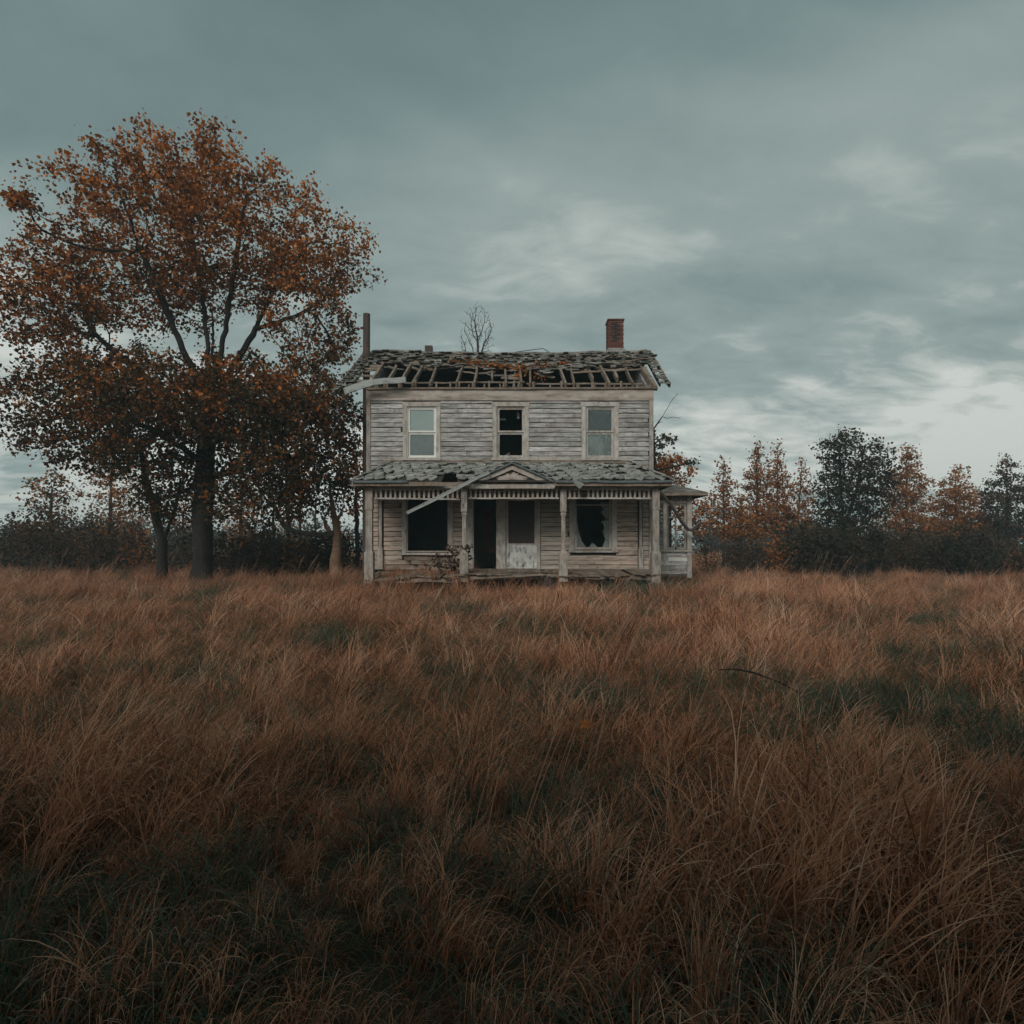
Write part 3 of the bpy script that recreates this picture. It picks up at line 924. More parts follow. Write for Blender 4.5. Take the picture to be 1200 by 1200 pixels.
# debris of laths under the chimney
for k in range(26):
    x = rh.uniform(2.3, 3.85); t = rh.uniform(0.22, 0.50)
    p = RP(x, t, rh.uniform(0.02, 0.12)); an = rh.uniform(-0.9, 0.9)
    q = p + Vector((math.cos(an), -0.3 * math.sin(an), math.sin(an) * 0.35)) * rh.uniform(0.3, 0.9)
    mb = MB(); mb.board(p, q, 0.06, 0.025, n=3, warp=0.01, rng=rh); mk('lath', mb, M['rot'], roof)
mb = MB(); mb.board(RP(1.9, 0.56, 0.02), RP(4.3, 0.50, 0.02), 0.1, 0.05, n=8, warp=0.02, rag=0.1, rng=rh); mk('purlin', mb, M['rot'], roof)
# cornice return at the right corner
mb = MB(); mb.board((XR + 0.06, YW - 0.05, 6.42), (XR + 0.06, YW + 1.6, 7.45), 0.12, 0.16, n=5, warp=0.02, rag=0.05, rng=rh); mk('cornice', mb, M['rot'], roof)

# ---- chimney
cx_, cy_ = 3.70, 23.35
mb = MB(); mb.stack(cx_, cy_, [(7.6, 0.26), (9.60, 0.255)])
ch = mk('chimney', mb, M['mortar'], house)
mb = MB(); ms = MB()
zc = 8.60; k = 0
while zc < 9.58:
    hw = 0.275
    off = 0.0 if k % 2 == 0 else 0.11
    for side in range(4):
        u = -hw + off - 0.22
        while u < hw - 0.01:
            a, b = max(-hw, u), min(hw, u + 0.208)
            if b - a > 0.03:
                j = rh.uniform(-0.008, 0.008)
                if side == 0: args = (cx_ + a, cx_ + b, cy_ - hw - j, cy_ - hw + 0.05)
                elif side == 1: args = (cx_ - hw - j, cx_ - hw + 0.05, cy_ + max(a, -hw + 0.055), cy_ + min(b, hw - 0.055))
                elif side == 2: args = (cx_ + hw - 0.05, cx_ + hw + j, cy_ + max(a, -hw + 0.055), cy_ + min(b, hw - 0.055))
                else: args = (cx_ + a, cx_ + b, cy_ + hw - 0.05, cy_ + hw + j)
                if args[1] > args[0] and args[3] > args[2]:
                    dark_mid = side == 0 and abs((a + b) / 2) < 0.13 and 8.8 < zc < 9.45 and (k % 2 or abs((a + b) / 2) < 0.06)  # near-black bricks up the middle of the front face
                    (ms if dark_mid else mb).box(*args, zc, zc + 0.064)
            u += 0.22
    zc += 0.076; k += 1
o = mk('brick', mb, M['brick'], ch); o['kind'] = 'stuff'
o = mk('brick', ms, M['dark_brick'], ch); o['kind'] = 'stuff'
mb = MB(); mb.box(cx_ - 0.30, cx_ + 0.30, cy_ - 0.30, cy_ + 0.30, zc, zc + 0.05); mk('cap', mb, M['brick'], ch)
mb = MB(); mb.stack(cx_, cy_ - 0.05, [(8.22, 0.62), (8.34, 0.50), (8.50, 0.33), (8.58, 0.295)]); mk('flashing', mb, M['shingle'], ch)

# ---- flue, vent stub, cable
mb = MB(); YFL = 22.2; px_ = at(429, 400, YFL).x
mb.tube([(px_, YFL, 0.0), (px_, YFL, 4.0), (px_ + 0.01, YFL, 6.5), (px_ + 0.02, YFL, at(429, 368, YFL).z)], 0.122, 12)
fl = mk('flue_pipe', mb, M['rust'], house, smooth=False)
for zz in (3.3, 6.0, 8.0):
    mb = MB(); mb.tube([(px_, YFL, zz), (px_, YFL, zz + 0.05)], 0.132, 12); mk('pipe_collar', mb, M['rust'], fl)
mb = MB(); p = at(502.5, 412, 23.2); mb.box(p.x - 0.13, p.x + 0.13, 23.1, 23.36, 8.2, 8.70); mk('vent_stub', mb, M['rust'], house)
mb = MB(); mb.tube([RP(0.1, 0.0, 0.10), RP(0.7, 0.03, 0.20) , RP(1.1, 0.02, 0.25), RP(1.35, 0, 0.09)], 0.013, 5); mk('cable', mb, M['rust'], house)

# ================================================================== PORCH ROOF
YE, ZE = 17.75, 3.335      # eave
ZT = 4.09                  # at the wall
PS = (ZT - ZE) / (YW - YE)
PSA = math.atan(PS)
EX0, EX1, TX0, TX1 = -4.36, 4.37, -3.78, 3.72


def PZ(y): return ZE + PS * (y - YE)
def hipx(y):
    k = (y - YE) / (YW - YE)
    return EX0 + (TX0 - EX0) * k, EX1 + (TX1 - EX1) * k


hole = (wx(0) * 0 + (519 - 600) * 18.1 / F, (537 - 600) * 18.1 / F, 17.86, 18.55)   # gap in the deck
mb = MB()
nrow = 7
for r in range(nrow):
    ya, yb = YE + (YW - 0.03 - YE) * r / nrow, YE + (YW - 0.03 - YE) * (r + 1) / nrow - 0.012
    spans = [(None, None)]
    if ya < hole[3] and yb > hole[2]: spans = [(None, hole[0]), (hole[1], None)]
    for sa, sb in spans:
        xa0, xb0 = hipx(ya); xa1, xb1 = hipx(yb)
        if sa is not None: xa0 = xa1 = sa
        if sb is not None: xb0 = xb1 = sb
        d = 0.03
        mb.hexa([(xa0, ya, PZ(ya) - d), (xb0, ya, PZ(ya) - d), (xb1, yb, PZ(yb) - d), (xa1, yb, PZ(yb) - d),
                 (xa0, ya, PZ(ya)), (xb0, ya, PZ(ya)), (xb1, yb, PZ(yb)), (xa1, yb, PZ(yb))])
# hip ends
for s in (0, 1):
    e = EX0 if s == 0 else EX1; tx = TX0 if s == 0 else TX1
    vs = [(e, YE, ZE - .02), (e, YW - .03, ZE - .02), (tx, YW - .03, ZT - .02)]
    mb._add(vs + [(a, b, c - 0.03) for a, b, c in vs], [(0, 1, 2), (5, 4, 3), (0, 3, 4, 1), (1, 4, 5, 2), (2, 5, 3, 0)])
proof = mk('porch_roof', mb, M['dark_wood'], house)
# individual shingles
SH = []
for k in range(6):
    mb = MB(); w = 0.138
    j = lambda a: rh.uniform(-a, a)
    poly = [(-w, 0.20), (w, 0.20), (w + j(.012), -0.05 + j(.03)), (j(.04), -0.22 + j(.03)), (-w + j(.012), -0.05 + j(.03))]
    th = 0.030
    n = 5
    lift = [0, 0, j(.02), j(.03), j(.02)]
    vs = [(x, y, l) for (x, y), l in zip(poly, lift)] + [(x, y, th + l) for (x, y), l in zip(poly, lift)]
    mb._add(vs, [tuple(range(n))] + [tuple(range(2 * n - 1, n - 1, -1))] + [(i, i + n, (i + 1) % n + n, (i + 1) % n) for i in range(n)])
    SH.append(mb.mesh('shingle', M['shingle']))
rows = 8
for r in range(rows):
    y = YE + 0.13 + r * 0.283
    if y > YW - 0.12: y = YW - 0.12
    lo, hi = hipx(y)
    n = int((hi - lo) / 0.287)
    x = lo + 0.10 + (0.143 if r % 2 else 0)
    while x < hi - 0.08:
        inped = abs(x - 0.02) < 1.02 - (y - YE) * 0.72
        inhole = hole[0] - 0.1 < x < hole[1] + 0.05 and hole[2] - 0.05 < y < hole[3] + 0.1
        if not inped and not inhole and rh.random() < 0.94:
            tilt = rh.uniform(-0.02, 0.09) if rh.random() < 0.75 else rh.uniform(0.05, 0.22)
            put('shingle', SH[rh.randrange(6)], (x + rh.uniform(-.03, .03), y + rh.uniform(-.03, .03), PZ(y) + 0.022 + rh.uniform(0, .02)), proof,
                rot=(PSA - tilt * 0.7, rh.uniform(-0.05, 0.05), rh.uniform(-0.18, 0.18)), scale=(rh.uniform(0.9, 1.04), 1, 1))
        x += 0.287
# hip shingles
for s in (0, 1):
    for k in range(9):
        y = YE + 0.1 + k * 0.245
        x = hipx(y)[s]
        put('shingle', SH[rh.randrange(6)], (x, y, PZ(y) + 0.045), proof, rot=(PSA, (-0.25 if s == 0 else 0.25) + rh.uniform(-.1, .1), (-0.5 if s == 0 else 0.5) + rh.uniform(-.2, .2)))
# a shingle slipping over the right gutter
p = at(678, 568, 17.68); put('shingle', SH[2], (p.x, 17.69, p.z + 0.02), proof, rot=(R(50), 0, 0.3))['label'] = 'pale shingle slipping over the gutter'
# fascia and gutters
for a, b in ((EX0, -1.15), (1.17, EX1)):
    mb = MB(); mb.board((a, YE + 0.02, ZE - 0.085), (b, YE + 0.02, ZE - 0.085 - (0.07 if a > 0 else 0.0) * 0), 0.04, 0.11, n=10, warp=0.006, rag=0.01, rng=rh); mk('fascia_board', mb, M['rot'], proof)
    mb = MB(); mb.board((a, YE - 0.03, ZE - 0.02), (b if a > 0 else -2.85, YE - 0.03, ZE - 0.02), 0.07, 0.06, n=9, warp=0.008, rag=0.02, rng=rh); mk('gutter', mb, M['gutter'], proof)
for s, e in ((0, EX0), (1, EX1)):
    mb = MB(); mb.board((e, YE + 0.05, ZE - 0.085), (e, YW - 0.03, ZE - 0.085), 0.04, 0.11, n=6, warp=0.006, rag=0, rng=rh); mk('fascia_board', mb, M['rot'], proof)
mb = MB(); mb.box(EX0 + 0.05, EX1 - 0.05, 18.25, YW - 0.01, 3.24, 3.27); mk('porch_ceiling', mb, M['rot'], proof)
# wall flashing along the top
mb = MB(); mb.board((TX0 - 0.05, YW - 0.07, ZT - 0.02), (TX1 + 0.05, YW - 0.07, ZT - 0.02), 0.10, 0.02, n=12, warp=0.008, rag=0.03, rng=rh); mk('wall_flashing', mb, M['gutter'], proof)
# the gutter that has come down
mb = MB()
p, q = at(477, 601.5, 17.6), at(573, 553.5, 17.62)
mb.board(p, q, 0.055, 0.075, n=8, warp=0.008, rag=0.02, rng=rh); mb.beam(p + Vector((0.0, -0.03, 0.042)), q + Vector((0, -0.03, 0.042)), 0.015, 0.022)
o = mk('fallen_gutter', mb, M['pale_metal'], house); o['label'] = 'pale length of gutter hanging down at a slant'

# ---- pediment
Yp = 17.86
A = at(600, 542.5, Yp); BL = at(548, 570.0, Yp); BR = at(651, 570.0, Yp)
mb = MB()
mb.prism_y([(BL.x + 0.12, BL.z + 0.06), (BR.x - 0.12, BR.z + 0.06), (A.x, A.z - 0.10)], Yp + 0.09, Yp + 0.13)
ped = mk('pediment', mb, M['rot'], house)
for B, s in ((BL, -1), (BR, 1)):
    mb = MB(); mb.board((B.x, Yp + 0.03, B.z + 0.02), (A.x + 0.0, Yp + 0.03, A.z - 0.10), 0.11, 0.15, up=(0, 0, 1), n=6, warp=0.004, rag=0.0, rng=rh); mk('rake_board', mb, M['trim'], ped)
    mb = MB(); mb.board((B.x - s * -0.06, Yp + 0.0, B.z + 0.08), (A.x, Yp + 0.0, A.z - 0.01), 0.22, 0.04, n=6, warp=0.006, rag=0.0, rng=rh); mk('rake_moulding', mb, M['gutter'], ped)
    # little roof running back into the porch slope
    mb = MB()
    dz = 0.05
    yb = YE + (A.z - ZE) / PS
    a1, a2 = Vector((B.x, Yp - 0.02, B.z + 0.09)), Vector((A.x, Yp - 0.02, A.z + 0.02))
    a3 = Vector((A.x, yb, A.z + 0.02)); a4 = Vector((B.x, YE + 0.25, B.z + 0.09))
    mb._add([a1, a2, a3, a4] + [v - Vector((0, 0, dz)) for v in (a1, a2, a3, a4)], [(0, 1, 2, 3) if s < 0 else (3, 2, 1, 0), (4, 5, 6, 7), (0, 4, 5, 1), (1, 5, 6, 2), (2, 6, 7, 3), (3, 7, 4, 0)])
    mk('dormer_roof', mb, M['shingle'], ped)
    for r in range(4):
        for k in range(5):
            u = (k + 0.5) / 5; v = (r + 0.4) / 4
            p = a1.lerp(a2, u); q = a4.lerp(a3, u); c = p.lerp(q, v)
            sl = math.atan2(a2.z - a1.z, abs(a2.x - a1.x))
            put('shingle', SH[rh.randrange(6)], c + Vector((0, 0, 0.02)), ped, rot=(rh.uniform(-.1, .1), -s * -sl if s < 0 else sl, rh.uniform(-.2, .2) + (PI / 2 if s > 0 else -PI / 2)), scale=(0.8, 0.8, 0.8))
mb = MB(); mb.board((BL.x + 0.05, Yp + 0.04, BL.z), (BR.x - 0.05, Yp + 0.04, BR.z), 0.12, 0.12, n=8, warp=0.004, rag=0.01, rng=rh); mk('base_cornice', mb, M['trim'], ped)
# carved fan of scrolls
mb = MB()
cxx, czz = A.x, BL.z + 0.13
for k in range(9):
    an = R(12 + k * 19.5); ln = 0.40 if k in (0, 8) else (0.33 if k in (1, 7) else 0.30)
    ln *= 1.25 if abs(k - 4) > 2 else 0.95
    pts = []
    for j in range(6):
        u = j / 5; aa = an + 0.5 * (u - 0.4) * (1 if k > 4 else -1)
        pts.append((cxx + math.cos(aa) * ln * (0.15 + u), Yp + 0.075, czz + math.sin(aa) * ln * (0.15 + u) * (0.9)))
    mb.tube(pts, [0.02, 0.055, 0.062, 0.05, 0.038, 0.016], 6)
mb.tube([(cxx, Yp + 0.05, czz), (cxx, Yp + 0.11, czz)], 0.07, 8)
mk('carved_ornament', mb, M['trim'], ped)

# ================================================================== PORCH
YP = 18.1
def ppx(px): return (px - 600) * YP / F
def ppz(py): return CAMZ + (HOR - py) * YP / F


mb = MB()
mb.board((-4.10, YP, 3.225), (4.12, YP, 3.215), 0.14, 0.13, n=12, warp=0.006, rag=0, rng=rh)
porch = mk('porch_frame', mb, M['trim'], house)
for x in (-4.0, 4.0):
    mb = MB(); mb.board((x, YP + 0.07, 3.24), (x, YW - 0.01, 3.24), 0.12, 0.11, n=4, warp=0.004, rag=0, rng=rh); mk('side_beam', mb, M['trim'], porch)
# posts
POSTX = [ppx(433), ppx(544), ppx(660), ppx(768)]
for i, x in enumerate(POSTX):
    mb = MB()
    if i in (0, 3):
        mb.stack(x, YP, [(0.52, 0.125), (1.36, 0.125), (1.38, 0.11), (1.40, 0.092), (2.55, 0.088), (2.57, 0.10), (3.19, 0.10)])
    else:
        mb.stack(x, YP, [(0.56, 0.115), (1.34, 0.115), (1.36, 0.095), (1.40, 0.075), (1.46, 0.056), (2.36, 0.052), (2.44, 0.076), (2.48, 0.06), (2.52, 0.085), (3.19, 0.085)])
    po = mk('post', mb, M['post'], porch)
    # foot slab
    if i in (0, 3):
        mb = MB(); mb.box(x - 0.22, x + 0.25, YP - 0.25, YP + 0.2, 0.42, 0.518); mk('footing', mb, M['stone'], porch)
# spindle frieze
spb = MB(); spb.box(-0.028, 0.028, -0.02, 0.02, 0.0, 0.235)
SPM = spb.mesh('spindle', M['trim'])
for i in range(3):
    xa, xb = POSTX[i] + 0.12, POSTX[i + 1] - 0.12
    mb = MB(); mb.board((xa, YP, 2.885), (xb, YP, 2.885 - (0.03 if i == 0 else 0)), 0.05, 0.045, n=8, warp=0.006, rag=0, rng=rh); mk('frieze_rail', mb, M['trim'], porch)
    mb = MB(); mb.board((xa, YP, 3.135), (xb, YP, 3.135), 0.05, 0.035, n=8, warp=0.004, rag=0, rng=rh); mk('frieze_rail', mb, M['trim'], porch)
    n = int((xb - xa) / 0.128)
    for k in range(n):
        if rh.random() < 0.03: continue
        put('spindle', SPM, (xa + (k + 0.5) * (xb - xa) / n, YP, 2.895), porch, rot=(0, rh.uniform(-.04, .04), 0))
# deck
for k in range(58):
    x = -4.05 + k * 0.142
    if x > 4.05: break
    if rh.random() < 0.05: continue
    drop = 0.0
    if x < -1.4: drop = 0.10 + 0.05 * math.sin(x * 3)
    mb = MB(); yb = YW - 0.04
    mb.board((x, YP - 0.16 + rh.uniform(-.06, .10), 0.74 - drop - 0.03 * math.sin(x) + rh.uniform(-.006, .006)), (x, yb, 0.84 - drop * 0.5), 0.138, 0.028, n=4, warp=0.008, rag=0.03, rng=rh)
    mk('deck_board', mb, M['rot'], porch)
for (a, b, za, zb, y) in ((POSTX[1] + 0.1, POSTX[2] - 0.1, 0.66, 0.71, YP - 0.02), (POSTX[2] + 0.1, POSTX[3] - 0.1, 0.70, 0.66, YP - 0.02), (POSTX[0], POSTX[1] - 0.1, 0.58, 0.60, YP - 0.02)):
    mb = MB(); mb.board((a, y, za), (b, y, zb), 0.05, 0.10, n=8, warp=0.02, rag=0.02, rng=rh); mk('rim_joist', mb, M['rot'], porch)
for (p, q) in ((at(551, 678, 17.9), at(640, 673.5, 17.9)), (at(596, 668, 18.5), at(700, 671.5, 18.6)), (at(520, 676, 17.9), at(548, 672, 17.9))):
    mb = MB(); mb.board(p, q, 0.12, 0.045, n=6, warp=0.02, rag=0.06, rng=rh); mk('loose_board', mb, M['rot'], porch)
# diagonal plank on the wall under the left window
for k in range(3):
    mb = MB(); a = at(474 + k * 8, 654 + k * 5, 19.8); b = at(540 - k * 6, 656 + k * 6.5, 19.8); mb.board(a, b, 0.03, 0.11, n=5, warp=0.015, rag=0.06, rng=rh); mk('loose_board', mb, M['rot'], porch)

# ================================================================== SIDE PORCH (right flank)
YS = 21.6
def sx(px): return (px - 600) * YS / F
def sz(py): return CAMZ + (HOR - py) * YS / F


mb = MB()
x0, x1 = XR + 0.035, sx(825)
yb = 25.0
zr = sz(569); ze = sz(578)
# low roof: slopes to the front and to the side
vs = [(x0, YS - 0.45, ze), (x1, YS - 0.45, ze), (x1, yb, ze), (x0, yb, ze), (x0, YS + 0.6, zr + 0.25), (sx(800), YS + 0.9, zr + 0.1), (sx(800), yb, zr + 0.1), (x0, yb, zr + 0.25)]
mb._add(vs, [(3, 2, 1, 0), (0, 1, 5, 4), (1, 2, 6, 5), (4, 5, 6, 7), (2, 3, 7, 6), (3, 0, 4, 7)])
sp_ = mk('side_porch', mb, M['shingle_old'], house)
mb = MB(); mb.board((x0, YS - 0.45, ze - 0.06), (x1, YS - 0.45, ze - 0.06), 0.04, 0.10, n=5, warp=0.008, rag=0.02, rng=rh); mk('fascia_board', mb, M['rot'], sp_)
mb = MB(); mb.board((x1, YS - 0.42, ze - 0.06), (x1, yb, ze - 0.06), 0.04, 0.10, n=5, warp=0.008, rag=0.02, rng=rh); mk('fascia_board', mb, M['rot'], sp_)
xp = sx(807.5)
for x, y in ((xp, YS), (sx(790), yb - 0.3), (xp, yb - 0.3)):
    mb = MB(); mb.stack(x, y, [(0.5, 0.075), (ze - 0.05, 0.075)]); mk('post', mb, M['trim'], sp_)
for px_ in (779, 798):
    mb = MB(); mb.stack(sx(px_), YS + (0.02 if px_ < 790 else 2.2), [(0.9, 0.05), (ze - 0.05, 0.05)]); mk('post', mb, M['trim'], sp_)
mb = MB(); mb.board((x0, YS, sz(588)), (xp, YS, sz(588)), 0.07, 0.10, n=4, warp=0.005, rag=0, rng=rh); mk('frieze_rail', mb, M['trim'], sp_)
for k in range(7):
    mb = MB(); x = sx(788 + k * 2.7); mb.box(x - 0.022, x + 0.022, YS - 0.02, YS + 0.02, sz(587), sz(580)); mk('spindle', mb, M['trim'], sp_)
mb = MB(); mb.board((x0, YS - 0.03, sz(645.5)), (xp + 0.08, YS - 0.03, sz(645.5)), 0.16, 0.06, n=4, warp=0.005, rag=0, rng=rh); mk('rail', mb, M['trim'], sp_)
zt, z0 = sz(647), sz(673)
n = 5
for k in range(n):
    zz = z0 + (zt - z0) * k / n
    mb = MB(); mb.board((x0, YS, zz + 0.07), (xp + 0.06, YS, zz + 0.07), 0.03, (zt - z0) / n - 0.012, n=5, warp=0.006, rag=0.01, rng=rh); mk('clapboard', mb, M['siding'], sp_)
mb = MB(); mb.board((sx(783), YS - 0.035, sz(655)), (sx(805), YS - 0.035, sz(656)), 0.02, 0.13, n=4, warp=0.004, rag=0.03, rng=rh); o = mk('patch_board', mb, M['sash_white'], sp_)
# window framing that still fills the opening
for (a, b_, c, d) in ((780, 782.5, 644, 590), (802, 804.5, 644, 590), (791, 793, 644, 592), (782.5, 802, 592.5, 590), (782.5, 802, 644, 641.5), (782.5, 802, 607, 605.5)):
    mb = MB(); mb.box(sx(a), sx(b_), YS + 0.02, YS + 0.06, sz(c), sz(d)); mk('window_bar', mb, M['post'], sp_)
# back corner of the porch: partial wall behind
mb = MB()
for k in range(18):
    zz = 0.7 + k * 0.15; mb.box(XR + 0.04, sx(797) + 0.2, 24.4, 24.43, zz, zz + 0.135)
mk('inner_wall', mb, M['siding'], sp_)
mb = MB(); mb.box(x0, xp, YS + 0.05, yb, 0.55, 0.64); mk('floor', mb, M['rot'], sp_)
# dark downspout fallen across it
mb = MB(); mb.tube([at(773, 576, 20.6), at(786, 591, 20.8), at(799, 612, 21.0), at(806, 620.5, 21.1), at(811, 621.5, 21.1), at(817, 617, 21.1)], 0.055, 7)
o = mk('fallen_downspout', mb, M['rust'], house); o['label'] = 'dark downspout hanging at a slant beside the side porch'

# ================================================================== TREES
rng = np.random.default_rng(11)


def ell_points(ells, n):
    """n points in a union of ellipsoids (cx,cy,cz,rx,ry,rz), pushed towards the shells"""
    vol = np.array([e[3] * e[4] * e[5] for e in ells]); vol = vol / vol.sum()
    out = []
    for e, k in zip(ells, rng.multinomial(n, vol)):
        d = rng.normal(size=(k, 3)); d /= np.linalg.norm(d, axis=1)[:, None]
        r = rng.random(k) ** 0.42
        out.append(np.array(e[:3]) + d * r[:, None] * np.array(e[3:6]))
    return np.concatenate(out)


def grow(attr, starts, seg, infl, kill, iters=90, bias=(0, 0, 0.05), maxn=6000):
    """space colonisation; starts = list of polylines (first point joins the nearest earlier node)"""
    pos = []; par = []
    for line in starts:
        line = [np.array(p, float) for p in line]
        if pos:
            d = np.linalg.norm(np.array(pos) - line[0], axis=1); last = int(d.argmin())
        else:
            pos.append(line[0]); par.append(-1); last = 0
        for a, b in zip(line[:-1], line[1:]):
            n = max(1, int(np.linalg.norm(b - a) / seg))
            for i in range(1, n + 1):
                p = a + (b - a) * i / n + rng.normal(size=3) * seg * 0.06
                pos.append(p); par.append(last); last = len(pos) - 1
    attr = attr.copy()
    best = np.full(len(attr), 1e9); idx = np.zeros(len(attr), int)

    def upd(new):
        P = np.array([pos[i] for i in new])
        for s in range(0, len(P), 400):
            d = np.linalg.norm(attr[:, None, :] - P[None, s:s + 400, :], axis=2)
            j = d.argmin(1); dm = d[np.arange(len(attr)), j]
            m = dm < best
            best[m] = dm[m]; idx[m] = np.array(new)[s + j[m]]
    upd(list(range(len(pos))))
    bias = np.array(bias)
    for it in range(iters):
        keep = best > kill
        attr, best, idx = attr[keep], best[keep], idx[keep]
        if len(attr) == 0 or len(pos) > maxn: break
        act = best < infl
        if not act.any(): infl *= 1.4; continue
        dirs = {}
        v = attr[act] - np.array([pos[i] for i in idx[act]])
        v /= np.linalg.norm(v, axis=1)[:, None]
        for i, d in zip(idx[act], v):
            dirs[i] = dirs.get(i, 0) + d
        new = []
        for i, d in dirs.items():
            l = np.linalg.norm(d)
            if l < 1e-3: continue
            d = d / l + bias + rng.normal(size=3) * 0.12
            d /= np.linalg.norm(d)
            pos.append(pos[i] + d * seg); par.append(i); new.append(len(pos) - 1)
        if not new: break
        upd(new)
    return np.array(pos), par


def tree_meshes(pos, par, r_tip, r_base, expo=2.3, nthick=8, thin=3, minr=0.0, root_flare=1.35):
    n = len(pos)
    kids = [[] for _ in range(n)]
    for i, p in enumerate(par):
        if p >= 0: kids[p].append(i)
    rad = np.zeros(n)
    for i in range(n - 1, -1, -1):
        rad[i] = r_tip if not kids[i] else (sum(rad[k] ** expo for k in kids[i])) ** (1 / expo)
    k = r_base / rad[0]
    if k > 0:
        al = math.log(r_base / r_tip) / math.log(max(rad[0], r_tip * 1.01) / r_tip)
        rad = r_tip * (rad / r_tip) ** al
    mb = MB()
    todo = [(0, None)]
    while todo:
        i, p = todo.pop()
        chain = ([p] if p is not None else []) + [i]
        j = i
        while kids[j]:
            ks = sorted(kids[j], key=lambda q: -rad[q])
            for q in ks[1:]: todo.append((q, j))
            j = ks[0]; chain.append(j)
        if len(chain) < 2: continue
        rr = [float(rad[c]) for c in chain]
        if p is not None: rr[0] = min(rr[0], rr[1] * 1.15)
        else:
            for q in range(min(4, len(rr))): rr[q] *= 1 + (root_flare - 1) * (1 - q / 4) ** 2
        if rr[min(1, len(rr) - 1)] < minr: continue
        sides = (14 if rr[1] > 0.16 else nthick) if rr[1] > 0.08 else (5 if rr[1] > 0.03 else thin)
        v0 = len(mb.v)
        # split long chains so that thin ends use fewer sides
        mb.tube([pos[c] for c in chain], rr, sides, cap=True, t=0.5)
        if sides == 14:      # ridges and hollows of old bark
            for ci, c in enumerate(chain):
                for q in range(v0 + ci * 14, v0 + ci * 14 + 14):
                    v = Vector(mb.v[q]); d = v - Vector(pos[c])
                    k = 1 + 0.22 * mnoise.noise(Vector((v.x * 5.5, v.y * 5.5, v.z * 0.7))) + 0.12 * mnoise.noise(v * 2.2)
                    v = Vector(pos[c]) + d * k; mb.v[q] = (v.x, v.y, v.z)
    return mb, rad, kids


def leaves_mesh(name, centers, per, spread, size, mat, droop=0.3, flat=1.0, seed=3, tfun=None):
    g = np.random.default_rng(seed)
    c = np.repeat(centers, per, axis=0)
    n = len(c)
    c = c + g.normal(size=(n, 3)) * spread * np.array([1, 1, flat])
    a = g.normal(size=(n, 3)); a[:, 2] = a[:, 2] * 0.7 - droop; a /= np.linalg.norm(a, axis=1)[:, None]
    b = np.cross(a, g.normal(size=(n, 3))); b /= np.linalg.norm(b, axis=1)[:, None]
    nr = np.cross(a, b)
    s = size * (0.6 + 0.8 * g.random(n))[:, None]
    w = s * (0.36 + 0.16 * g.random(n))[:, None]
    # a leaf folded along its midrib: stem, left, tip, right + fold
    p0 = c; p1 = c + a * s * 0.45 + b * w + nr * s * 0.16; p2 = c + a * s; p3 = c + a * s * 0.5 - b * w + nr * s * 0.16
    v = np.stack([p0, p1, p2, p3], 1).reshape(-1, 3)
    f = np.arange(n) * 4
    tri = np.stack([f, f + 1, f + 2, f, f + 2, f + 3], 1).reshape(-1)
    m = bpy.data.meshes.new(name)
    m.vertices.add(len(v)); m.vertices.foreach_set('co', v.astype(np.float32).ravel())
    m.loops.add(len(tri)); m.loops.foreach_set('vertex_index', tri.astype(np.int32))
    m.polygons.add(n * 2)
    m.polygons.foreach_set('loop_start', np.arange(0, n * 6, 3, dtype=np.int32))
    m.polygons.foreach_set('loop_total', np.full(n * 2, 3, dtype=np.int32))
    t = g.random(n) if tfun is None else tfun(c, g)
    at_ = m.attributes.new('tint', 'FLOAT', 'FACE')
    at_.data.foreach_set('value', np.repeat(t, 2).astype(np.float32))
    m.materials.append(mat)
    m.update(calc_edges=True)
    m.validate()
    return m


def build_tree(name, label, cat, base, ells, starts, natt, seg, infl, kill, r_tip, r_base, leaf=None, group=None, bark='bark', bias=(0, 0, .05), minr=0.0, carve=None, leaf_r=0.03, crown_name='crown', maxn=6000, iters=90, thin=3, flare=1.35):
    """everything in world coordinates; base is the foot of the trunk"""
    att = ell_points(ells, natt)
    if carve:
        s_, thr, zlo = carve
        att = np.array([q for q in att if mnoise.noise(Vector(q) * s_ + Vector((0, 0, 5.3))) + 0.5 * mnoise.noise(Vector(q) * s_ * 2.3) > thr or q[2] < zlo])
    pos, par = grow(att, starts, seg, infl, kill, bias=bias, maxn=maxn, iters=iters)
    mb, rad, kids = tree_meshes(pos, par, r_tip, r_base, minr=minr, thin=thin, root_flare=flare)
    root = thing(name, base, label, cat, group)
    mk('trunk', mb, M[bark], root, origin=base, smooth=True)
    if leaf:
        cen = pos[(rad < leaf_r)]
        frac = leaf.get('keep', 1.0)
        if frac < 1: cen = cen[rng.random(len(cen)) < frac]
        if 'clip' in leaf: cen = cen[leaf['clip'](cen)]
        m = leaves_mesh(crown_name, cen - np.array(base), leaf['per'], leaf['spread'], leaf['size'], M[leaf['mat']], seed=rng.integers(1e6), droop=leaf.get('droop', .3), flat=leaf.get('flat', 0.8), tfun=leaf.get('tfun'))
        put(crown_name, m, base, root)
    return root


def E(px, py, Y, rx, rz, ry):
    """ellipsoid from an outline in the photo, at depth Y; rx, rz in photo pixels, ry in metres"""
    c = at(px, py, Y); k = Y / F
    return (c.x, c.y, c.z, rx * k, ry, rz * k)


def foot(px, Y):
    x = (px - 600) * Y / F
    return Vector((x, Y, gz(x, Y) - 0.05))


def poly(Y, pts, base=None):
    out = [] if base is None else [tuple(base)]
    for p in pts:
        d = p[2] if len(p) > 2 else 0.0
        v = at(p[0], p[1], Y + d); out.append(tuple(v))
    return out


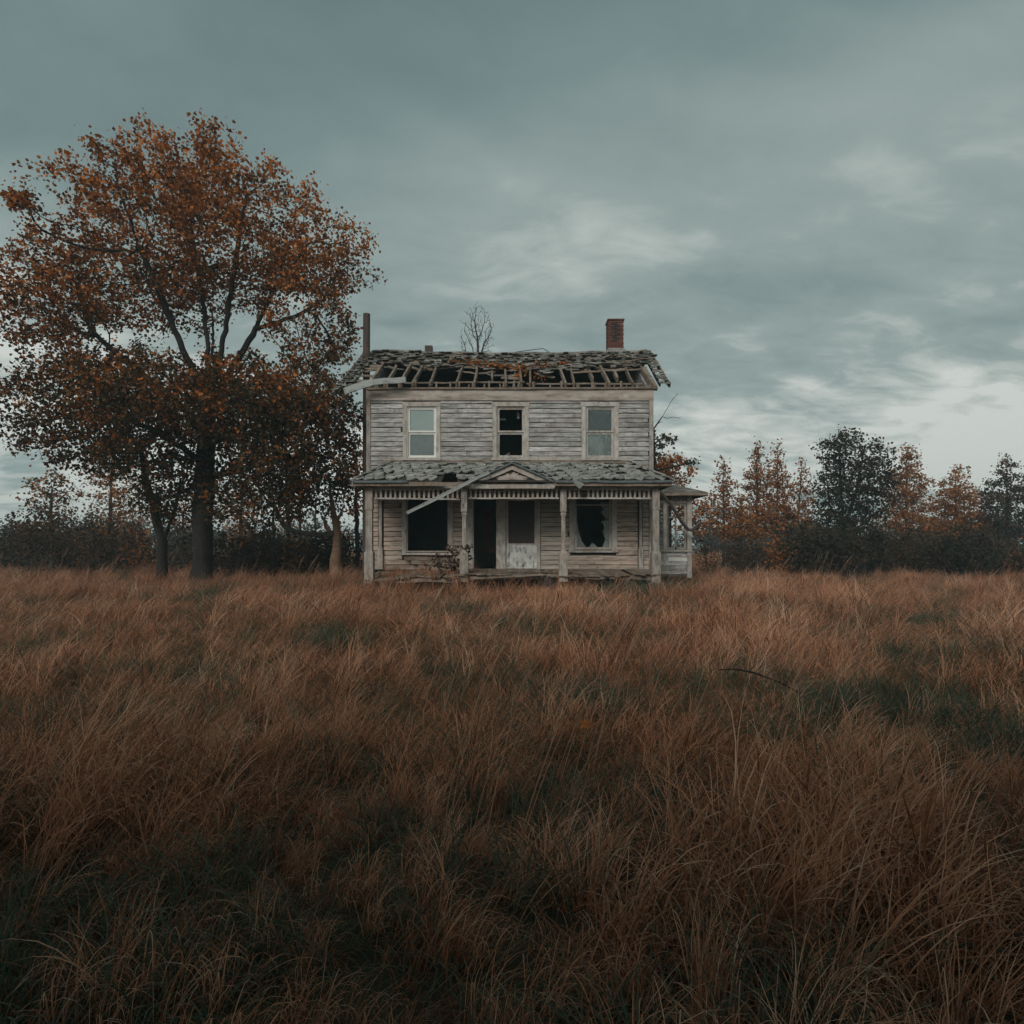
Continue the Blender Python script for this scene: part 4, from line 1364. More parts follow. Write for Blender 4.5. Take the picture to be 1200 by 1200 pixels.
# ---- the big maple
YM = 22.5
b = foot(237, YM)
ells = [E(250, 262, YM, 120, 95, 4.2), E(287, 212, YM, 48, 45, 2.6), E(215, 222, YM, 60, 50, 3.0), E(345, 285, YM, 72, 72, 3.2), E(408, 300, YM, 42, 36, 1.8),
        E(365, 380, YM, 52, 58, 3.0), E(150, 290, YM, 90, 105, 4.0), E(95, 360, YM, 80, 100, 3.6), E(300, 480, YM - 1.0, 125, 58, 3.2), E(300, 475, YM + 1.6, 120, 55, 1.8), E(300, 535, YM + .6, 80, 45, 2.4), E(250, 470, YM - 2.6, 130, 38, 1.5), E(340, 530, YM - 2.0, 75, 50, 1.6), E(180, 545, YM - .5, 60, 40, 2.4), E(300, 582, YM - .5, 66, 34, 2.0), E(365, 570, YM + .3, 50, 40, 2.0), E(205, 590, YM + 1, 50, 30, 2.0),
        E(385, 500, YM + 0.6, 40, 66, 2.4), E(180, 470, YM - 1, 90, 55, 3.6), E(330, 560, YM + 0.5, 70, 40, 2.2), E(90, 490, YM, 70, 70, 3.0), E(395, 575, YM + 1.0, 22, 40, 1.2)]
starts = [poly(YM, [(238, 600), (241, 540), (244, 480), (243, 440)], b),
          poly(YM, [(243, 440), (243, 400, .2), (236, 340, .5), (224, 270, .6)]),
          poly(YM, [(244, 470), (258, 420, -.3), (266, 370, -.5), (276, 310, -.4), (288, 230, 0)]),
          poly(YM, [(244, 475), (272, 432, .2), (296, 392, .3), (322, 336, .3), (362, 285, .2)]),
          poly(YM, [(300, 385, .3), (345, 372, .2), (380, 350, 0)]),
          poly(YM, [(241, 460), (214, 410, -.4), (190, 350, -.7), (160, 280, -.5)]),
          poly(YM, [(240, 500), (180, 450, .3), (120, 400, .2)]),
          poly(YM, [(246, 520), (290, 500, -1.0), (340, 495, -1.4)]),
          poly(YM, [(246, 560), (300, 545, .6), (360, 530, 1.0), (398, 540, 1.2)]),
          poly(YM, [(236, 540), (190, 510, -1.0), (150, 490, -1.6)]),
          poly(YM, [(243, 440), (250, 400, 1.2), (250, 380, 2.2)])]
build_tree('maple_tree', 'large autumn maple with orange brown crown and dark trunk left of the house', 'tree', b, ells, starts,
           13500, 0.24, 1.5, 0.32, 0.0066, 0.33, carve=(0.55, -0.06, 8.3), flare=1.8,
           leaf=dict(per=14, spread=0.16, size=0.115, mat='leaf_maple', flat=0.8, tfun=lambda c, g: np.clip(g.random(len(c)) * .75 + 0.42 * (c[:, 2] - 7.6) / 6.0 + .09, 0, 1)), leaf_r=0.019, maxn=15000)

# ---- dark trunk leaning at the left
b = foot(196, 24.0)
b = foot(190, 24.0)
build_tree('leaning_tree', 'dark leaning tree beside the maple at the left edge', 'tree', b,
           [E(150, 500, 24, 60, 60, 2.0), E(205, 560, 24, 40, 35, 1.6)], [poly(24, [(190, 635), (183, 600), (170, 560)], b), poly(24, [(190, 635), (204, 600), (212, 570)])],
           420, 0.3, 1.5, 0.5, 0.012, 0.17, leaf=dict(per=8, spread=0.2, size=0.15, mat='leaf_maple'), leaf_r=0.03)

# ---- orange snag with a broken limb
b = foot(394, 23.2)
Ysn = 23.2
t = thing('dead_snag', b, 'bare orange brown snag with a long low limb, left of the porch', 'tree')
mb = MB()
rs = random.Random(4)


def gnarl(mb, pts, rad, n=10, sub=5, j=0.10):
    """a rough limb: resampled, wandering, with a knotty radius"""
    P_ = []; R_ = []
    pts = [Vector(p) for p in pts]
    for i in range(len(pts) - 1):
        for k in range(sub):
            u = k / sub
            r = rad[i] + (rad[i + 1] - rad[i]) * u
            P_.append(pts[i].lerp(pts[i + 1], u) + Vector((rs.uniform(-1, 1), rs.uniform(-1, 1), 0)) * r * j)
            R_.append(r * rs.uniform(0.95, 1.06))
    P_.append(pts[-1]); R_.append(rad[-1])
    b0 = len(mb.v)
    mb.tube(P_, R_, n)
    for q in range(b0, len(mb.v)):
        v = Vector(mb.v[q]); k = mnoise.noise(v * 7.0) * 0.030 + mnoise.noise(v * 19.0) * 0.010
        mb.v[q] = (v.x + k, v.y + k * 0.6, v.z)


pts = [tuple(b)] + [tuple(at(px, py, Ysn)) for px, py in ((394, 648), (395, 632), (394, 615), (391, 602), (389, 588), (386, 570), (385, 555))]
gnarl(mb, pts, [0.28, 0.175, 0.14, 0.135, 0.115, 0.075, 0.04, 0.012], 12, 5)
mk('trunk', mb, M['snag'], t, origin=b)
mb = MB(); gnarl(mb, [tuple(at(px, py, Ysn - d)) for px, py, d in ((392, 625, 0), (378, 627, .1), (360, 625, .25), (345, 623, .4), (333, 617, .5), (327, 606, .55), (322, 594, .6), (312, 586, .7), (306, 572, .7))], [0.13, 0.10, 0.09, 0.085, 0.09, 0.075, 0.055, 0.035, 0.012], 8, 4, .25)
mk('limb', mb, M['bark_grey'], t, origin=b)
mb = MB(); gnarl(mb, [tuple(at(px, py, Ysn - d)) for px, py, d in ((389, 626, 0), (382, 618, .1), (380, 608, .1), (384, 600, .1))], [0.09, 0.06, 0.045, 0.012], 7, 3, .3)
gnarl(mb, [tuple(at(px, py, Ysn)) for px, py in ((393, 612), (399, 603), (402, 594))], [0.10, 0.055, 0.012], 7, 3, .3)
gnarl(mb, [tuple(at(px, py, Ysn)) for px, py in ((327, 606), (334, 598), (345, 596))], [0.04, 0.025, 0.008], 6, 3, .3)
mk('broken_stub', mb, M['snag'], t, origin=b)

# ---- thin trees and orange saplings behind the maple
for i, (px, top, Y, w, lab, mat, per) in enumerate([
        (352, 545, 34, 16, 'thin bare sapling left of the bare snag', None, 0),
        (370, 560, 37, 14, 'spindly bare sapling just left of the orange snag', None, 0),
        (321, 560, 33, 18, 'thin sapling with few rust leaves behind the maple trunk', 'leaf_rust', 2),
        (338, 535, 30, 26, 'small bright orange tree behind the low limb of the snag', 'leaf_orange', 7),
        (418, 505, 29, 22, 'bright orange tree against the left wall of the house', 'leaf_orange', 9),
        (215, 575, 36, 24, 'thin brown sapling between maple and leaning tree', 'leaf_rust', 4),
        (283, 560, 35, 26, 'rust brown sapling right of the maple trunk', 'leaf_rust', 5),
        (130, 520, 36, 34, 'rust leaved tree far left behind the leaning tree', 'leaf_rust', 6),
        (60, 545, 33, 34, 'brown leaved tree at the far left of the field', 'leaf_maple', 6)]):
    b = foot(px, Y)
    k = (640 - top)
    mid = top + k * 0.42
    build_tree('sapling' if per < 5 else 'autumn_tree', lab, 'tree', b, [E(px, mid, Y, w, k * 0.42, w * Y / F)],
               [poly(Y, [(px + 1, 640), (px - 1, top + k * .6), (px + 1, top + k * .3)], b)], 170 if per < 5 else 240, 0.25, 1.5, 0.42, 0.012, 0.07 if per < 5 else 0.10,
               leaf=dict(per=int(per * 1.8), spread=0.18, size=0.135, mat=mat) if mat else None, bark='bark_grey', bias=(0, 0, .25), leaf_r=0.03, group='small trees behind the maple')

# ---- bare tree behind the roof
b = foot(556, 34)
build_tree('bare_tree', 'bare leafless tree showing above the roof ridge', 'tree', b,
           [E(558, 388, 34, 23, 34, 1.2), E(545, 402, 34, 10, 20, .8), E(570, 400, 34, 12, 22, .8)], [poly(34, [(556, 560), (559, 450), (560, 425)], b), poly(34, [(559, 440), (556, 418), (553, 404)]), poly(34, [(559, 435), (564, 415), (567, 402)]), poly(34, [(558, 450), (549, 424), (545, 408)]), poly(34, [(560, 425), (560, 405), (559, 392)])],
           620, 0.14, 1.2, 0.19, 0.0085, 0.085, None, bark='bark_grey', bias=(0, 0, .35))

# ---- right behind the house: dark oak like tree and orange tree
b = foot(772, 29)
build_tree('dark_leaved_tree', 'tree with sparse dark leaves and bare upper branch at the right wall', 'tree', b,
           [E(772, 525, 29, 16, 22, 1.0), E(808, 541, 29, 12, 5, .6), E(775, 500, 29, 8, 16, .6)],
           [poly(29, [(770, 600), (766, 540), (766, 502)], b), poly(29, [(766, 502), (776, 488), (786, 472), (794, 461)]), poly(29, [(776, 491), (788, 489), (798, 490)]), poly(29, [(768, 552), (786, 548), (805, 543), (818, 541)]),
            poly(29, [(767, 520), (778, 512), (790, 515)])],
           110, 0.22, 1.2, 0.36, 0.012, 0.14, leaf=dict(per=12, spread=0.11, size=0.12, mat='leaf_dark', keep=.8, clip=lambda c: c[:, 2] < at(0, 505, 29).z), leaf_r=0.028)
b = foot(784, 31)
build_tree('autumn_tree', 'bright orange tree behind the roof of the side porch', 'tree', b,
           [E(785, 552, 31, 26, 24, 1.5), E(800, 590, 31, 30, 24, 1.2), E(822, 615, 31, 12, 22, 0.8)], [poly(31, [(784, 600), (782, 560)], b), poly(31, [(784, 610), (805, 590)])],
           380, 0.24, 1.3, 0.36, 0.012, 0.12, leaf=dict(per=18, spread=0.14, size=0.12, mat='leaf_orange'), leaf_r=0.03)

# ---- the right hand trees
for (px, top, Y, w, lab, nat, per, mat, tilt, nm) in [
        (848, 531, 40, 22, 'slender rust leaved tree nearest the side porch', 230, 5, 'leaf_rust', 0, 'autumn_tree'),
        (887, 512, 42, 21, 'tallest slender rust tree, left of the twin trunk one', 300, 6, 'leaf_rust', 0, 'autumn_tree'),
        (911, 511, 42, 20, 'slender rust tree with a pointed bare top beside the tallest', 300, 6, 'leaf_rust', 0, 'autumn_tree'),
        (934, 534, 41, 22, 'thin leaved rust tree leaning right, right of the pointed pair', 260, 4, 'leaf_rust', 6, 'autumn_tree'),
        (868, 578, 39, 22, 'low rust brown tree between the slender ones', 200, 5, 'leaf_rust', 0, 'autumn_tree'),
        (1062, 520, 44, 34, 'rust leaved tree right of the dark tree', 320, 6, 'leaf_rust', 0, 'autumn_tree'),
        (1120, 545, 46, 40, 'broad rust brown tree at the far right', 340, 6, 'leaf_rust', 0, 'autumn_tree'),
        (1180, 530, 44, 36, 'brown tree at the right end of the tree line', 320, 6, 'leaf_thicket', 0, 'autumn_tree')]:
    b = foot(px, Y)
    k = 640 - top
    wm = w * Y / F
    el = [E(px + tilt, top + k * .22, Y, w * .42, k * .22, wm * .42), E(px + tilt * .6, top + k * .50, Y, w * .85, k * .28, wm * .85), E(px, top + k * .76, Y, w, k * .20, wm)]
    build_tree(nm, lab, 'tree', b, el, [poly(Y, [(px, 640), (px + tilt * .4, top + k * .55), (px + tilt, top + 6)], b)], int(nat * 1.8), 0.24, 1.3, 0.32, 0.011, 0.10,
               leaf=dict(per=int(per * 2.2), spread=0.17, size=0.145, mat=mat), bark='bark_grey', bias=(0, 0, .45), leaf_r=0.04, group='rust leaved trees along the right edge of the field')
b = foot(990, 34)
build_tree('dark_leaved_tree', 'tall dark leaved tree at the right end of the hedge', 'tree', b,
           [E(988, 530, 34, 28, 30, 1.6), E(1000, 575, 34, 40, 40, 1.8), E(972, 575, 34, 18, 42, 1.2), E(995, 610, 34, 40, 26, 1.6), E(1025, 560, 34, 26, 50, 1.6)],
           [poly(34, [(990, 640), (986, 580), (983, 520)], b), poly(34, [(989, 620), (1005, 570), (1012, 530)]), poly(34, [(989, 625), (972, 590), (968, 555)])],
           1500, 0.25, 1.3, 0.32, 0.010, 0.16, leaf=dict(per=14, spread=0.18, size=0.13, mat='leaf_dark'), leaf_r=0.03)

# ---- unseen trees added behind the camera to shade the front of the field
for (x, y, h, rr, lab) in [(-5.6, -3.8, 6.5, 4.2, 'unseen low maple added behind the viewer on the left for shade'), (0.2, -4.1, 6.0, 4.0, 'unseen low maple added right behind the viewer for shade'), (6.2, -3.3, 7.2, 4.2, 'unseen low maple added behind the viewer on the right for shade')]:
    b = Vector((x, y, gz(x, y) - .05))
    build_tree('maple_tree', lab, 'tree', b, [(x, y, h * .60, rr, 2.7, h * .38)], [[tuple(b), (x + .1, y, h * .25), (x, y + .1, h * .5)]], 420, 0.6, 3.0, 0.9, 0.03, 0.32,
               leaf=dict(per=34, spread=0.35, size=0.3, mat='leaf_maple'), leaf_r=0.08, maxn=2000, group='unseen shade trees added behind the viewer')

# ---- bushes one can tell apart
for (px, py, Y, w, h, lab, mat, per) in [
        (955, 630, 32, 26, 26, 'dark reddish bush in front of the tall dark tree', 'leaf_thicket', 8),
        (915, 645, 32, 24, 20, 'rust brown bush in the middle of the right hedge', 'leaf_rust', 7),
        (868, 646, 32, 24, 20, 'low brown bush at the left end of the right hedge', 'leaf_thicket', 7),
        (832, 636, 33, 16, 26, 'tangled grey bush just right of the side porch', 'leaf_thicket', 3),
        (1000, 638, 30, 30, 24, 'dark bush at the foot of the dark tree', 'leaf_dark', 8),
        (1060, 640, 32, 34, 24, 'brown bush right of the dark tree', 'leaf_thicket', 7),
        (1130, 640, 32, 42, 26, 'wide brown bush at the right end of the hedge', 'leaf_thicket', 7),
        (300, 630, 30, 26, 24, 'dark tangled bush right of the maple trunk', 'leaf_thicket', 4),
        (412, 640, 27, 22, 18, 'dark bush between the snag and the house', 'leaf_dark', 6),
        (205, 632, 31, 22, 24, 'dark bush behind the leaning tree', 'leaf_dark', 6),
        (130, 630, 30, 40, 30, 'wide dark bush left of the leaning tree', 'leaf_thicket', 5),
        (50, 625, 30, 44, 34, 'brown bush at the far left', 'leaf_thicket', 6)]:
    b = foot(px, Y)
    wm = w * Y / F
    st = []
    for k in range(5):
        a = 2 * PI * k / 5 + px
        st.append([tuple(b), tuple(b + Vector((math.cos(a) * wm * .4, math.sin(a) * wm * .3, h * Y / F * .7)))])
    build_tree('bush', lab, 'bush', b, [E(px, py, Y, w, h, wm * .8)], st, 260, 0.2, 1.0, 0.30, 0.009, 0.035,
               leaf=dict(per=int(per * 1.8), spread=0.15, size=0.11, mat=mat, keep=.9), bark='bark_grey', leaf_r=0.02, crown_name='foliage', flare=1, group='bushes along the edge of the field')

# ---- bramble on the porch
b = Vector(at(525, 690, 18.5)); b.z = 0.35
st = [[tuple(b), tuple(at(515, 668, 18.5)), tuple(at(508, 658, 18.4))], [tuple(b), tuple(at(530, 660, 18.4)), tuple(at(536, 646, 18.3))], [tuple(b), tuple(at(545, 660, 18.2)), tuple(at(552, 640, 18.0))], [tuple(b), tuple(at(500, 672, 18.3))]]
build_tree('bramble', 'brown tangled bramble growing over the porch left of the doorway', 'shrub', b, [E(530, 655, 18.4, 26, 16, .6), E(508, 664, 18.4, 14, 8, .4), E(548, 645, 18.1, 8, 12, .3)], st, 190, 0.09, 0.7, 0.15, 0.006, 0.02,
           leaf=dict(per=3, spread=0.05, size=0.085, mat='leaf_thicket', keep=.8), bark='bark_grey', leaf_r=0.0085, crown_name='foliage', flare=1)
# ---- vine on the roof
b = Vector((0.75, 22.0, 7.2))
st = [[tuple(RP(1.0, .9, .0)), tuple(RP(.9, .6, .06)), tuple(RP(.6, .45, .06)), tuple(RP(.25, .5, .06))], [tuple(RP(.9, .6, .06)), tuple(RP(1.3, .42, .06)), tuple(RP(1.7, .38, .06))]]
vb = RP(1.0, .9, 0)
def roof_ell(x, t, rx, rt):
    c = RP(x, t, 0.10); return (c.x, c.y, c.z, rx, rt * 3, 0.12)
att_e = [roof_ell(.35, .50, .42, .12), roof_ell(1.0, .43, .55, .11), roof_ell(1.55, .42, .35, .10), roof_ell(.2, .66, .2, .10), roof_ell(-2.0, .33, .30, .05), roof_ell(.95, .72, .12, .12)]
build_tree('roof_vine', 'orange leaved vine creeping over the broken roof edge', 'vine', vb, att_e, st, 230, 0.10, 0.9, 0.16, 0.006, 0.018,
           leaf=dict(per=4, spread=0.07, size=0.10, mat='leaf_orange'), bark='bark_grey', leaf_r=0.0095, crown_name='foliage', flare=1, bias=(0, 0, 0))

# ================================================================== GROUND
def axis(fine, a, b, coarse):
    v = list(np.arange(a, b + 1e-6, fine)); o = b
    while o < coarse: o = o * 1.25 + 2; v.append(o)
    lo = []; o = a
    while o > -coarse: o = o * 1.25 - 2; lo.append(o)
    return lo[::-1] + v


gxs = axis(0.5, -24, 24, 420); gys = axis(0.5, -6, 40, 700)
gv = [(x, y, gz(x, y)) for y in gys for x in gxs]
nx_ = len(gxs)
gf = [(j * nx_ + i, j * nx_ + i + 1, (j + 1) * nx_ + i + 1, (j + 1) * nx_ + i) for j in range(len(gys) - 1) for i in range(nx_ - 1)]
m = bpy.data.meshes.new('ground'); m.from_pydata(gv, [], gf); m.materials.append(M['ground'])
m.polygons.foreach_set('use_smooth', np.ones(len(m.polygons), dtype=bool))
ground = put('ground', m, (0, 0, 0)); tag(ground, 'rough field soil under the long grass', 'ground', kind='structure')

# ================================================================== GRASS
gr = np.random.default_rng(5)


def blades_mesh(name, mat, n, rad, ln, lean, bend, width, spread=1.2, segs=6, tr=(0, 1), power=1.6, seedhead=0.0):
    """a tuft: ribbons that rise, lean (mostly to +x) and curl over"""
    vs = []; fs = []; ts = []
    for k in range(n):
        a = gr.uniform(0, 2 * PI); r = rad * math.sqrt(gr.random())
        p = np.array([math.cos(a) * r, math.sin(a) * r, 0.0])
        az = gr.normal(0, spread)
        L_ = gr.uniform(*ln); th0 = abs(gr.normal(lean[0], lean[1])); bd = gr.uniform(*bend)
        w0 = width * gr.uniform(0.6, 1.3)
        tw = gr.uniform(-1.7, 1.7)
        t = gr.uniform(*tr)
        base = len(vs)
        curl = gr.normal(0, 0.5)
        for i in range(segs + 1):
            u = i / segs
            th = th0 + bd * u ** power
            azz = az + curl * u
            d = np.array([math.sin(th) * math.cos(azz), math.sin(th) * math.sin(azz), math.cos(th)])
            if i: p = p + d * L_ / segs
            wv = np.array([-math.sin(azz + tw), math.cos(azz + tw), 0])
            w = w0 * (1 - u ** 2.2) * 0.5 + 0.0004
            if seedhead and u > 1 - seedhead: w = w0 * 0.95 * math.sin(PI * min(1, (u - 1 + seedhead) / seedhead) * 0.93) + 0.0006
            q = p.copy(); q[2] = max(q[2], 0.012)
            vs.append(q - wv * w); vs.append(q + wv * w)
        for i in range(segs):
            o = base + i * 2
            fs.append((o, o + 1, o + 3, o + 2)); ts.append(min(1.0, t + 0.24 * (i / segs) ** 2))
    m = bpy.data.meshes.new(name); m.from_pydata([tuple(v) for v in vs], [], fs); m.materials.append(mat)
    at_ = m.attributes.new('tint', 'FLOAT', 'FACE'); at_.data.foreach_set('value', np.array(ts, dtype=np.float32))
    m.polygons.foreach_set('use_smooth', np.ones(len(m.polygons), dtype=bool))
    return m


def kit(name, meshes):
    c = bpy.data.collections.new(name)
    for i, m in enumerate(meshes):
        c.objects.link(bpy.data.objects.new('%s_%02d' % (name, i), m))
    return c


def scatter(name, coll, pts, rot, sc, idx, label, cat):
    me = bpy.data.meshes.new(name)
    me.vertices.add(len(pts)); me.vertices.foreach_set('co', np.asarray(pts, dtype=np.float32).ravel())
    a = me.attributes.new('rot', 'FLOAT_VECTOR', 'POINT'); a.data.foreach_set('vector', np.asarray(rot, dtype=np.float32).ravel())
    a = me.attributes.new('sc', 'FLOAT_VECTOR', 'POINT'); a.data.foreach_set('vector', np.asarray(sc, dtype=np.float32).ravel())
    a = me.attributes.new('idx', 'INT', 'POINT'); a.data.foreach_set('value', np.asarray(idx, dtype=np.int32))
    o = put(name, me, (0, 0, 0)); tag(o, label, cat, kind='stuff')
    ng = bpy.data.node_groups.new(name, 'GeometryNodeTree')
    ng.interface.new_socket('Geometry', in_out='INPUT', socket_type='NodeSocketGeometry')
    ng.interface.new_socket('Geometry', in_out='OUTPUT', socket_type='NodeSocketGeometry')
    N, L = ng.nodes.new, ng.links.new
    gi, go = N('NodeGroupInput'), N('NodeGroupOutput')
    ci = N('GeometryNodeCollectionInfo'); ci.inputs['Collection'].default_value = coll
    ci.inputs['Separate Children'].default_value = True; ci.inputs['Reset Children'].default_value = True
    iop = N('GeometryNodeInstanceOnPoints'); iop.inputs['Pick Instance'].default_value = True

    def attr(nm, ty):
        n = N('GeometryNodeInputNamedAttribute'); n.data_type = ty; n.inputs['Name'].default_value = nm
        return n.outputs['Attribute']
    e2r = N('FunctionNodeEulerToRotation')
    L(attr('rot', 'FLOAT_VECTOR'), e2r.inputs[0])
    L(gi.outputs[0], iop.inputs['Points']); L(ci.outputs[0], iop.inputs['Instance'])
    L(attr('idx', 'INT'), iop.inputs['Instance Index']); L(e2r.outputs[0], iop.inputs['Rotation']); L(attr('sc', 'FLOAT_VECTOR'), iop.inputs['Scale'])
    L(iop.outputs[0], go.inputs[0])
    mod = o.modifiers.new('scatter', 'NODES'); mod.node_group = ng
    return o


def nz2(x, y, s, o):
    return mnoise.noise(Vector((x * s + o, y * s - o, o * 0.37)))


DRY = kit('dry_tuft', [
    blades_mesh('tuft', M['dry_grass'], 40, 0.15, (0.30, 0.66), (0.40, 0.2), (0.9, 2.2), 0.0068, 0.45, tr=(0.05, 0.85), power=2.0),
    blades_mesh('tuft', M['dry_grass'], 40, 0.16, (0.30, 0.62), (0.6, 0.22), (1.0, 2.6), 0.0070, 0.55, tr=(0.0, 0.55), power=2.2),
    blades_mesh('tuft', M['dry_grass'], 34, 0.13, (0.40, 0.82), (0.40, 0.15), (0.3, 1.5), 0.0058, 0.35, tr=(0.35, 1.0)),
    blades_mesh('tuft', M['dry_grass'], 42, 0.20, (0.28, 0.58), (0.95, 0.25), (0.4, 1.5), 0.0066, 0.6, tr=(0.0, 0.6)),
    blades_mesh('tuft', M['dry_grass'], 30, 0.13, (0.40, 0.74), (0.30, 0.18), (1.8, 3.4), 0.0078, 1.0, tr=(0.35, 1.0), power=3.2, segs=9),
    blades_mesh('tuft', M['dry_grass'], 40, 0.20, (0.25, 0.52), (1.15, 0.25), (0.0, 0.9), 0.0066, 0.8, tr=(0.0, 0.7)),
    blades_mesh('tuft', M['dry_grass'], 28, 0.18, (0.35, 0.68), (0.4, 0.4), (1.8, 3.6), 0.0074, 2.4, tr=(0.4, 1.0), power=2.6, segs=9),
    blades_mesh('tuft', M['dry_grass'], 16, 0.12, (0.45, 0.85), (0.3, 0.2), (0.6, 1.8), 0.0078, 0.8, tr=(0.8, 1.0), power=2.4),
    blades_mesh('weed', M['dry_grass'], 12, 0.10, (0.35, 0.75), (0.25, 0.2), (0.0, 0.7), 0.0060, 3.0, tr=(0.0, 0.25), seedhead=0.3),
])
GREEN = kit('green_tuft', [
    blades_mesh('tuft', M['green_grass'], 60, 0.20, (0.18, 0.42), (0.4, 0.3), (0.5, 1.6), 0.007, 2.0),
    blades_mesh('tuft', M['green_grass'], 60, 0.22, (0.14, 0.34), (0.7, 0.3), (0.5, 1.4), 0.0075, 2.5),
    blades_mesh('tuft', M['green_grass'], 50, 0.18, (0.25, 0.55), (0.3, 0.2), (0.8, 1.9), 0.0065, 1.6),
])
STALK = kit('dry_stalk', [
    blades_mesh('stalk', M['stalk'], 3, 0.10, (0.95, 1.35), (0.32, 0.12), (0.1, 0.5), 0.0036, 0.35, segs=9, seedhead=0.22),
    blades_mesh('stalk', M['stalk'], 2, 0.08, (1.05, 1.5), (0.45, 0.12), (0.1, 0.4), 0.0038, 0.3, segs=9, seedhead=0.18),
    blades_mesh('stalk', M['stalk'], 3, 0.12, (0.8, 1.15), (0.15, 0.1), (0.1, 0.6), 0.0034, 0.8, segs=9, seedhead=0.25),
])

P = {'d': [], 'g': [], 's': []}
HX0, HX1, HY0, HY1 = -4.6, 4.5, 17.95, 26.2


def greenness(x, y):
    g = nz2(x, y, 0.28, 11.0) * 0.45 + 0.75 * nz2(x, y, 0.85, 4.0)
    for cx, cy, r, s in ((0.85, 7.3, 0.8, 0.6), (3.9, 6.4, 1.0, 0.05), (-8.3, 15.0, 1.5, 0.5), (2.6, 11.5, 0.8, 0.4), (4.3, 17.4, 1.6, 0.6), (-1.2, 6.1, 0.8, 0.2), (-2.6, 9.5, 0.8, 0.4), (3.4, 3.4, 1.2, 0.3)):
        d = ((x - cx) ** 2 + ((y - cy) * 0.8) ** 2) / (r * r)
        g += s * math.exp(-d)
    return g


def emit(kind, x, y, s, idx, rz, tilt=0.08, ws=1.0, hs=1.0):
    P[kind].append((x, y, gz(x, y) - 0.015, gr.normal(0, tilt), gr.normal(0, tilt), rz, s * ws, s * ws, s * hs, idx))


bands = [(1.15, 3.0, 80, 0.92), (3.0, 6.0, 76, 0.95), (6.0, 10.0, 58, 1.0), (10, 16, 36, 1.08), (16, 24, 21, 1.12), (24, 46, 6.5, 1.3), (46, 90, 1.6, 2.2)]
for y0, y1, dens, sc in bands:
    half = 0.83 * y1 + 1.2
    n = int((y1 - y0) * 2 * half * dens)
    xs_ = gr.uniform(-half, half, n); ys_ = gr.uniform(y0, y1, n)
    for x, y in zip(xs_, ys_):
        if abs(x) > 0.83 * y + 1.2: continue
        if HX0 - 0.1 < x < HX1 + 0.1 and HY0 < y < HY1: continue
        if HX1 < x < 6.3 and 21.4 < y < 25.2: continue
        g = greenness(x, y)
        hn = nz2(x, y, 0.55, 21.0)          # how tall the stand is
        sw = nz2(x, y, 0.22, 31.0) * 1.5 + nz2(x, y, 0.7, 2.0) * 0.6   # which way it was blown
        hgt = max(0.34, 0.66 + 0.55 * hn + 0.25 * nz2(x, y, 1.6, 8.0))
        if 15.5 < y < 18.2 and -5 < x < 5: hgt *= 0.86 + (0.12 if x < -1 else -0.14)
        if y < 2.2: hgt *= 0.75
        if abs(x - 0.42) < 0.42 and 3.2 < y < 4.5: hgt *= 0.62
        rz = sw + (0.0 if x < 0.5 else 0.35) + gr.normal(0, 0.85)
        if g > (0.55 if y > 5 else 0.80) + gr.normal(0, 0.16):
            emit('g', x, y, sc * gr.uniform(0.8, 1.25), gr.integers(0, 3), gr.uniform(0, 6.28), ws=1.0 if y < 12 else 1.2)
            if gr.random() < 0.6: emit('d', x, y, sc * hgt * gr.uniform(0.6, 0.95), gr.integers(0, 6), rz)
        else:
            lay = nz2(x, y, 0.45, 41.0)
            if lay > 0.16: k = gr.choice([1, 3, 5, 3, 4, 6, 7, 4, 1, 8])
            elif lay < -0.2: k = gr.choice([0, 2, 2, 4, 0, 6, 7, 4, 0, 8])
            else: k = gr.choice([0, 1, 2, 3, 4, 6, 1, 7, 4, 3, 8])
            emit('d', x, y, sc * hgt * gr.uniform(0.78, 1.15), k, rz, tilt=0.1, ws=1.15 if y > 8 else 1.0)
            if gr.random() < (0.16 if y < 6 else 0.2 if y < 14 else 0.05): emit('g', x, y, sc, gr.integers(0, 3), gr.uniform(0, 6.28))
        if y > 1.9 and gr.random() < (0.014 if hn > 0 else 0.005) * (1.0 if y < 18 else 2): emit('s', x, y, sc * gr.uniform(0.75, 1.05) * (0.8 if 15 < y < 18.3 else 1), gr.integers(0, 3), gr.normal(0, 0.35) + sw * .3)
for k in range(46):
    x, y = gr.uniform(-3.9, -0.9), gr.uniform(18.15, 19.7)
    P['d'].append((x, y, 0.60 + 0.1 * (y - 18), 0, 0, gr.uniform(0, 6.28), .7, .7, gr.uniform(.4, .8), gr.integers(0, 8)))
for k in range(150):       # uneven tufts against the porch and round the feet of the trees
    x, y = (gr.uniform(-5.2, 5.2), gr.uniform(16.9, 17.85)) if k < 110 else (gr.normal(-10.7, .6), 22.1 + gr.normal(0, .3)) if k < 130 else (gr.normal(-6.28, .4), 22.8 + gr.normal(0, .2))
    t_ = nz2(x, y, 1.3, 17.0) + (0.25 if x < -0.5 else -0.15)
    if t_ > -0.1: emit('d', x, y, gr.uniform(0.75, 1.25) * (0.7 + 0.6 * max(0, t_)), gr.choice([0, 2, 2, 7, 8]), gr.uniform(0, 6.28))
for k in range(60):
    x = gr.uniform(-4.4, 4.4); emit('s', x, gr.uniform(17.2, 17.9), gr.uniform(.35, .65), gr.integers(0, 3), gr.uniform(0, 6.28))
for x, y in ((-3.0, 18.3), (-2.6, 18.4), (-2.3, 18.25), (-1.95, 18.4), (-.85, 18.2), (-.55, 18.3)):
    P['s'].append((x, y, 0.55, 0, 0, gr.uniform(0, 6.28), .8, .8, gr.uniform(.7, .95), gr.integers(0, 3)))
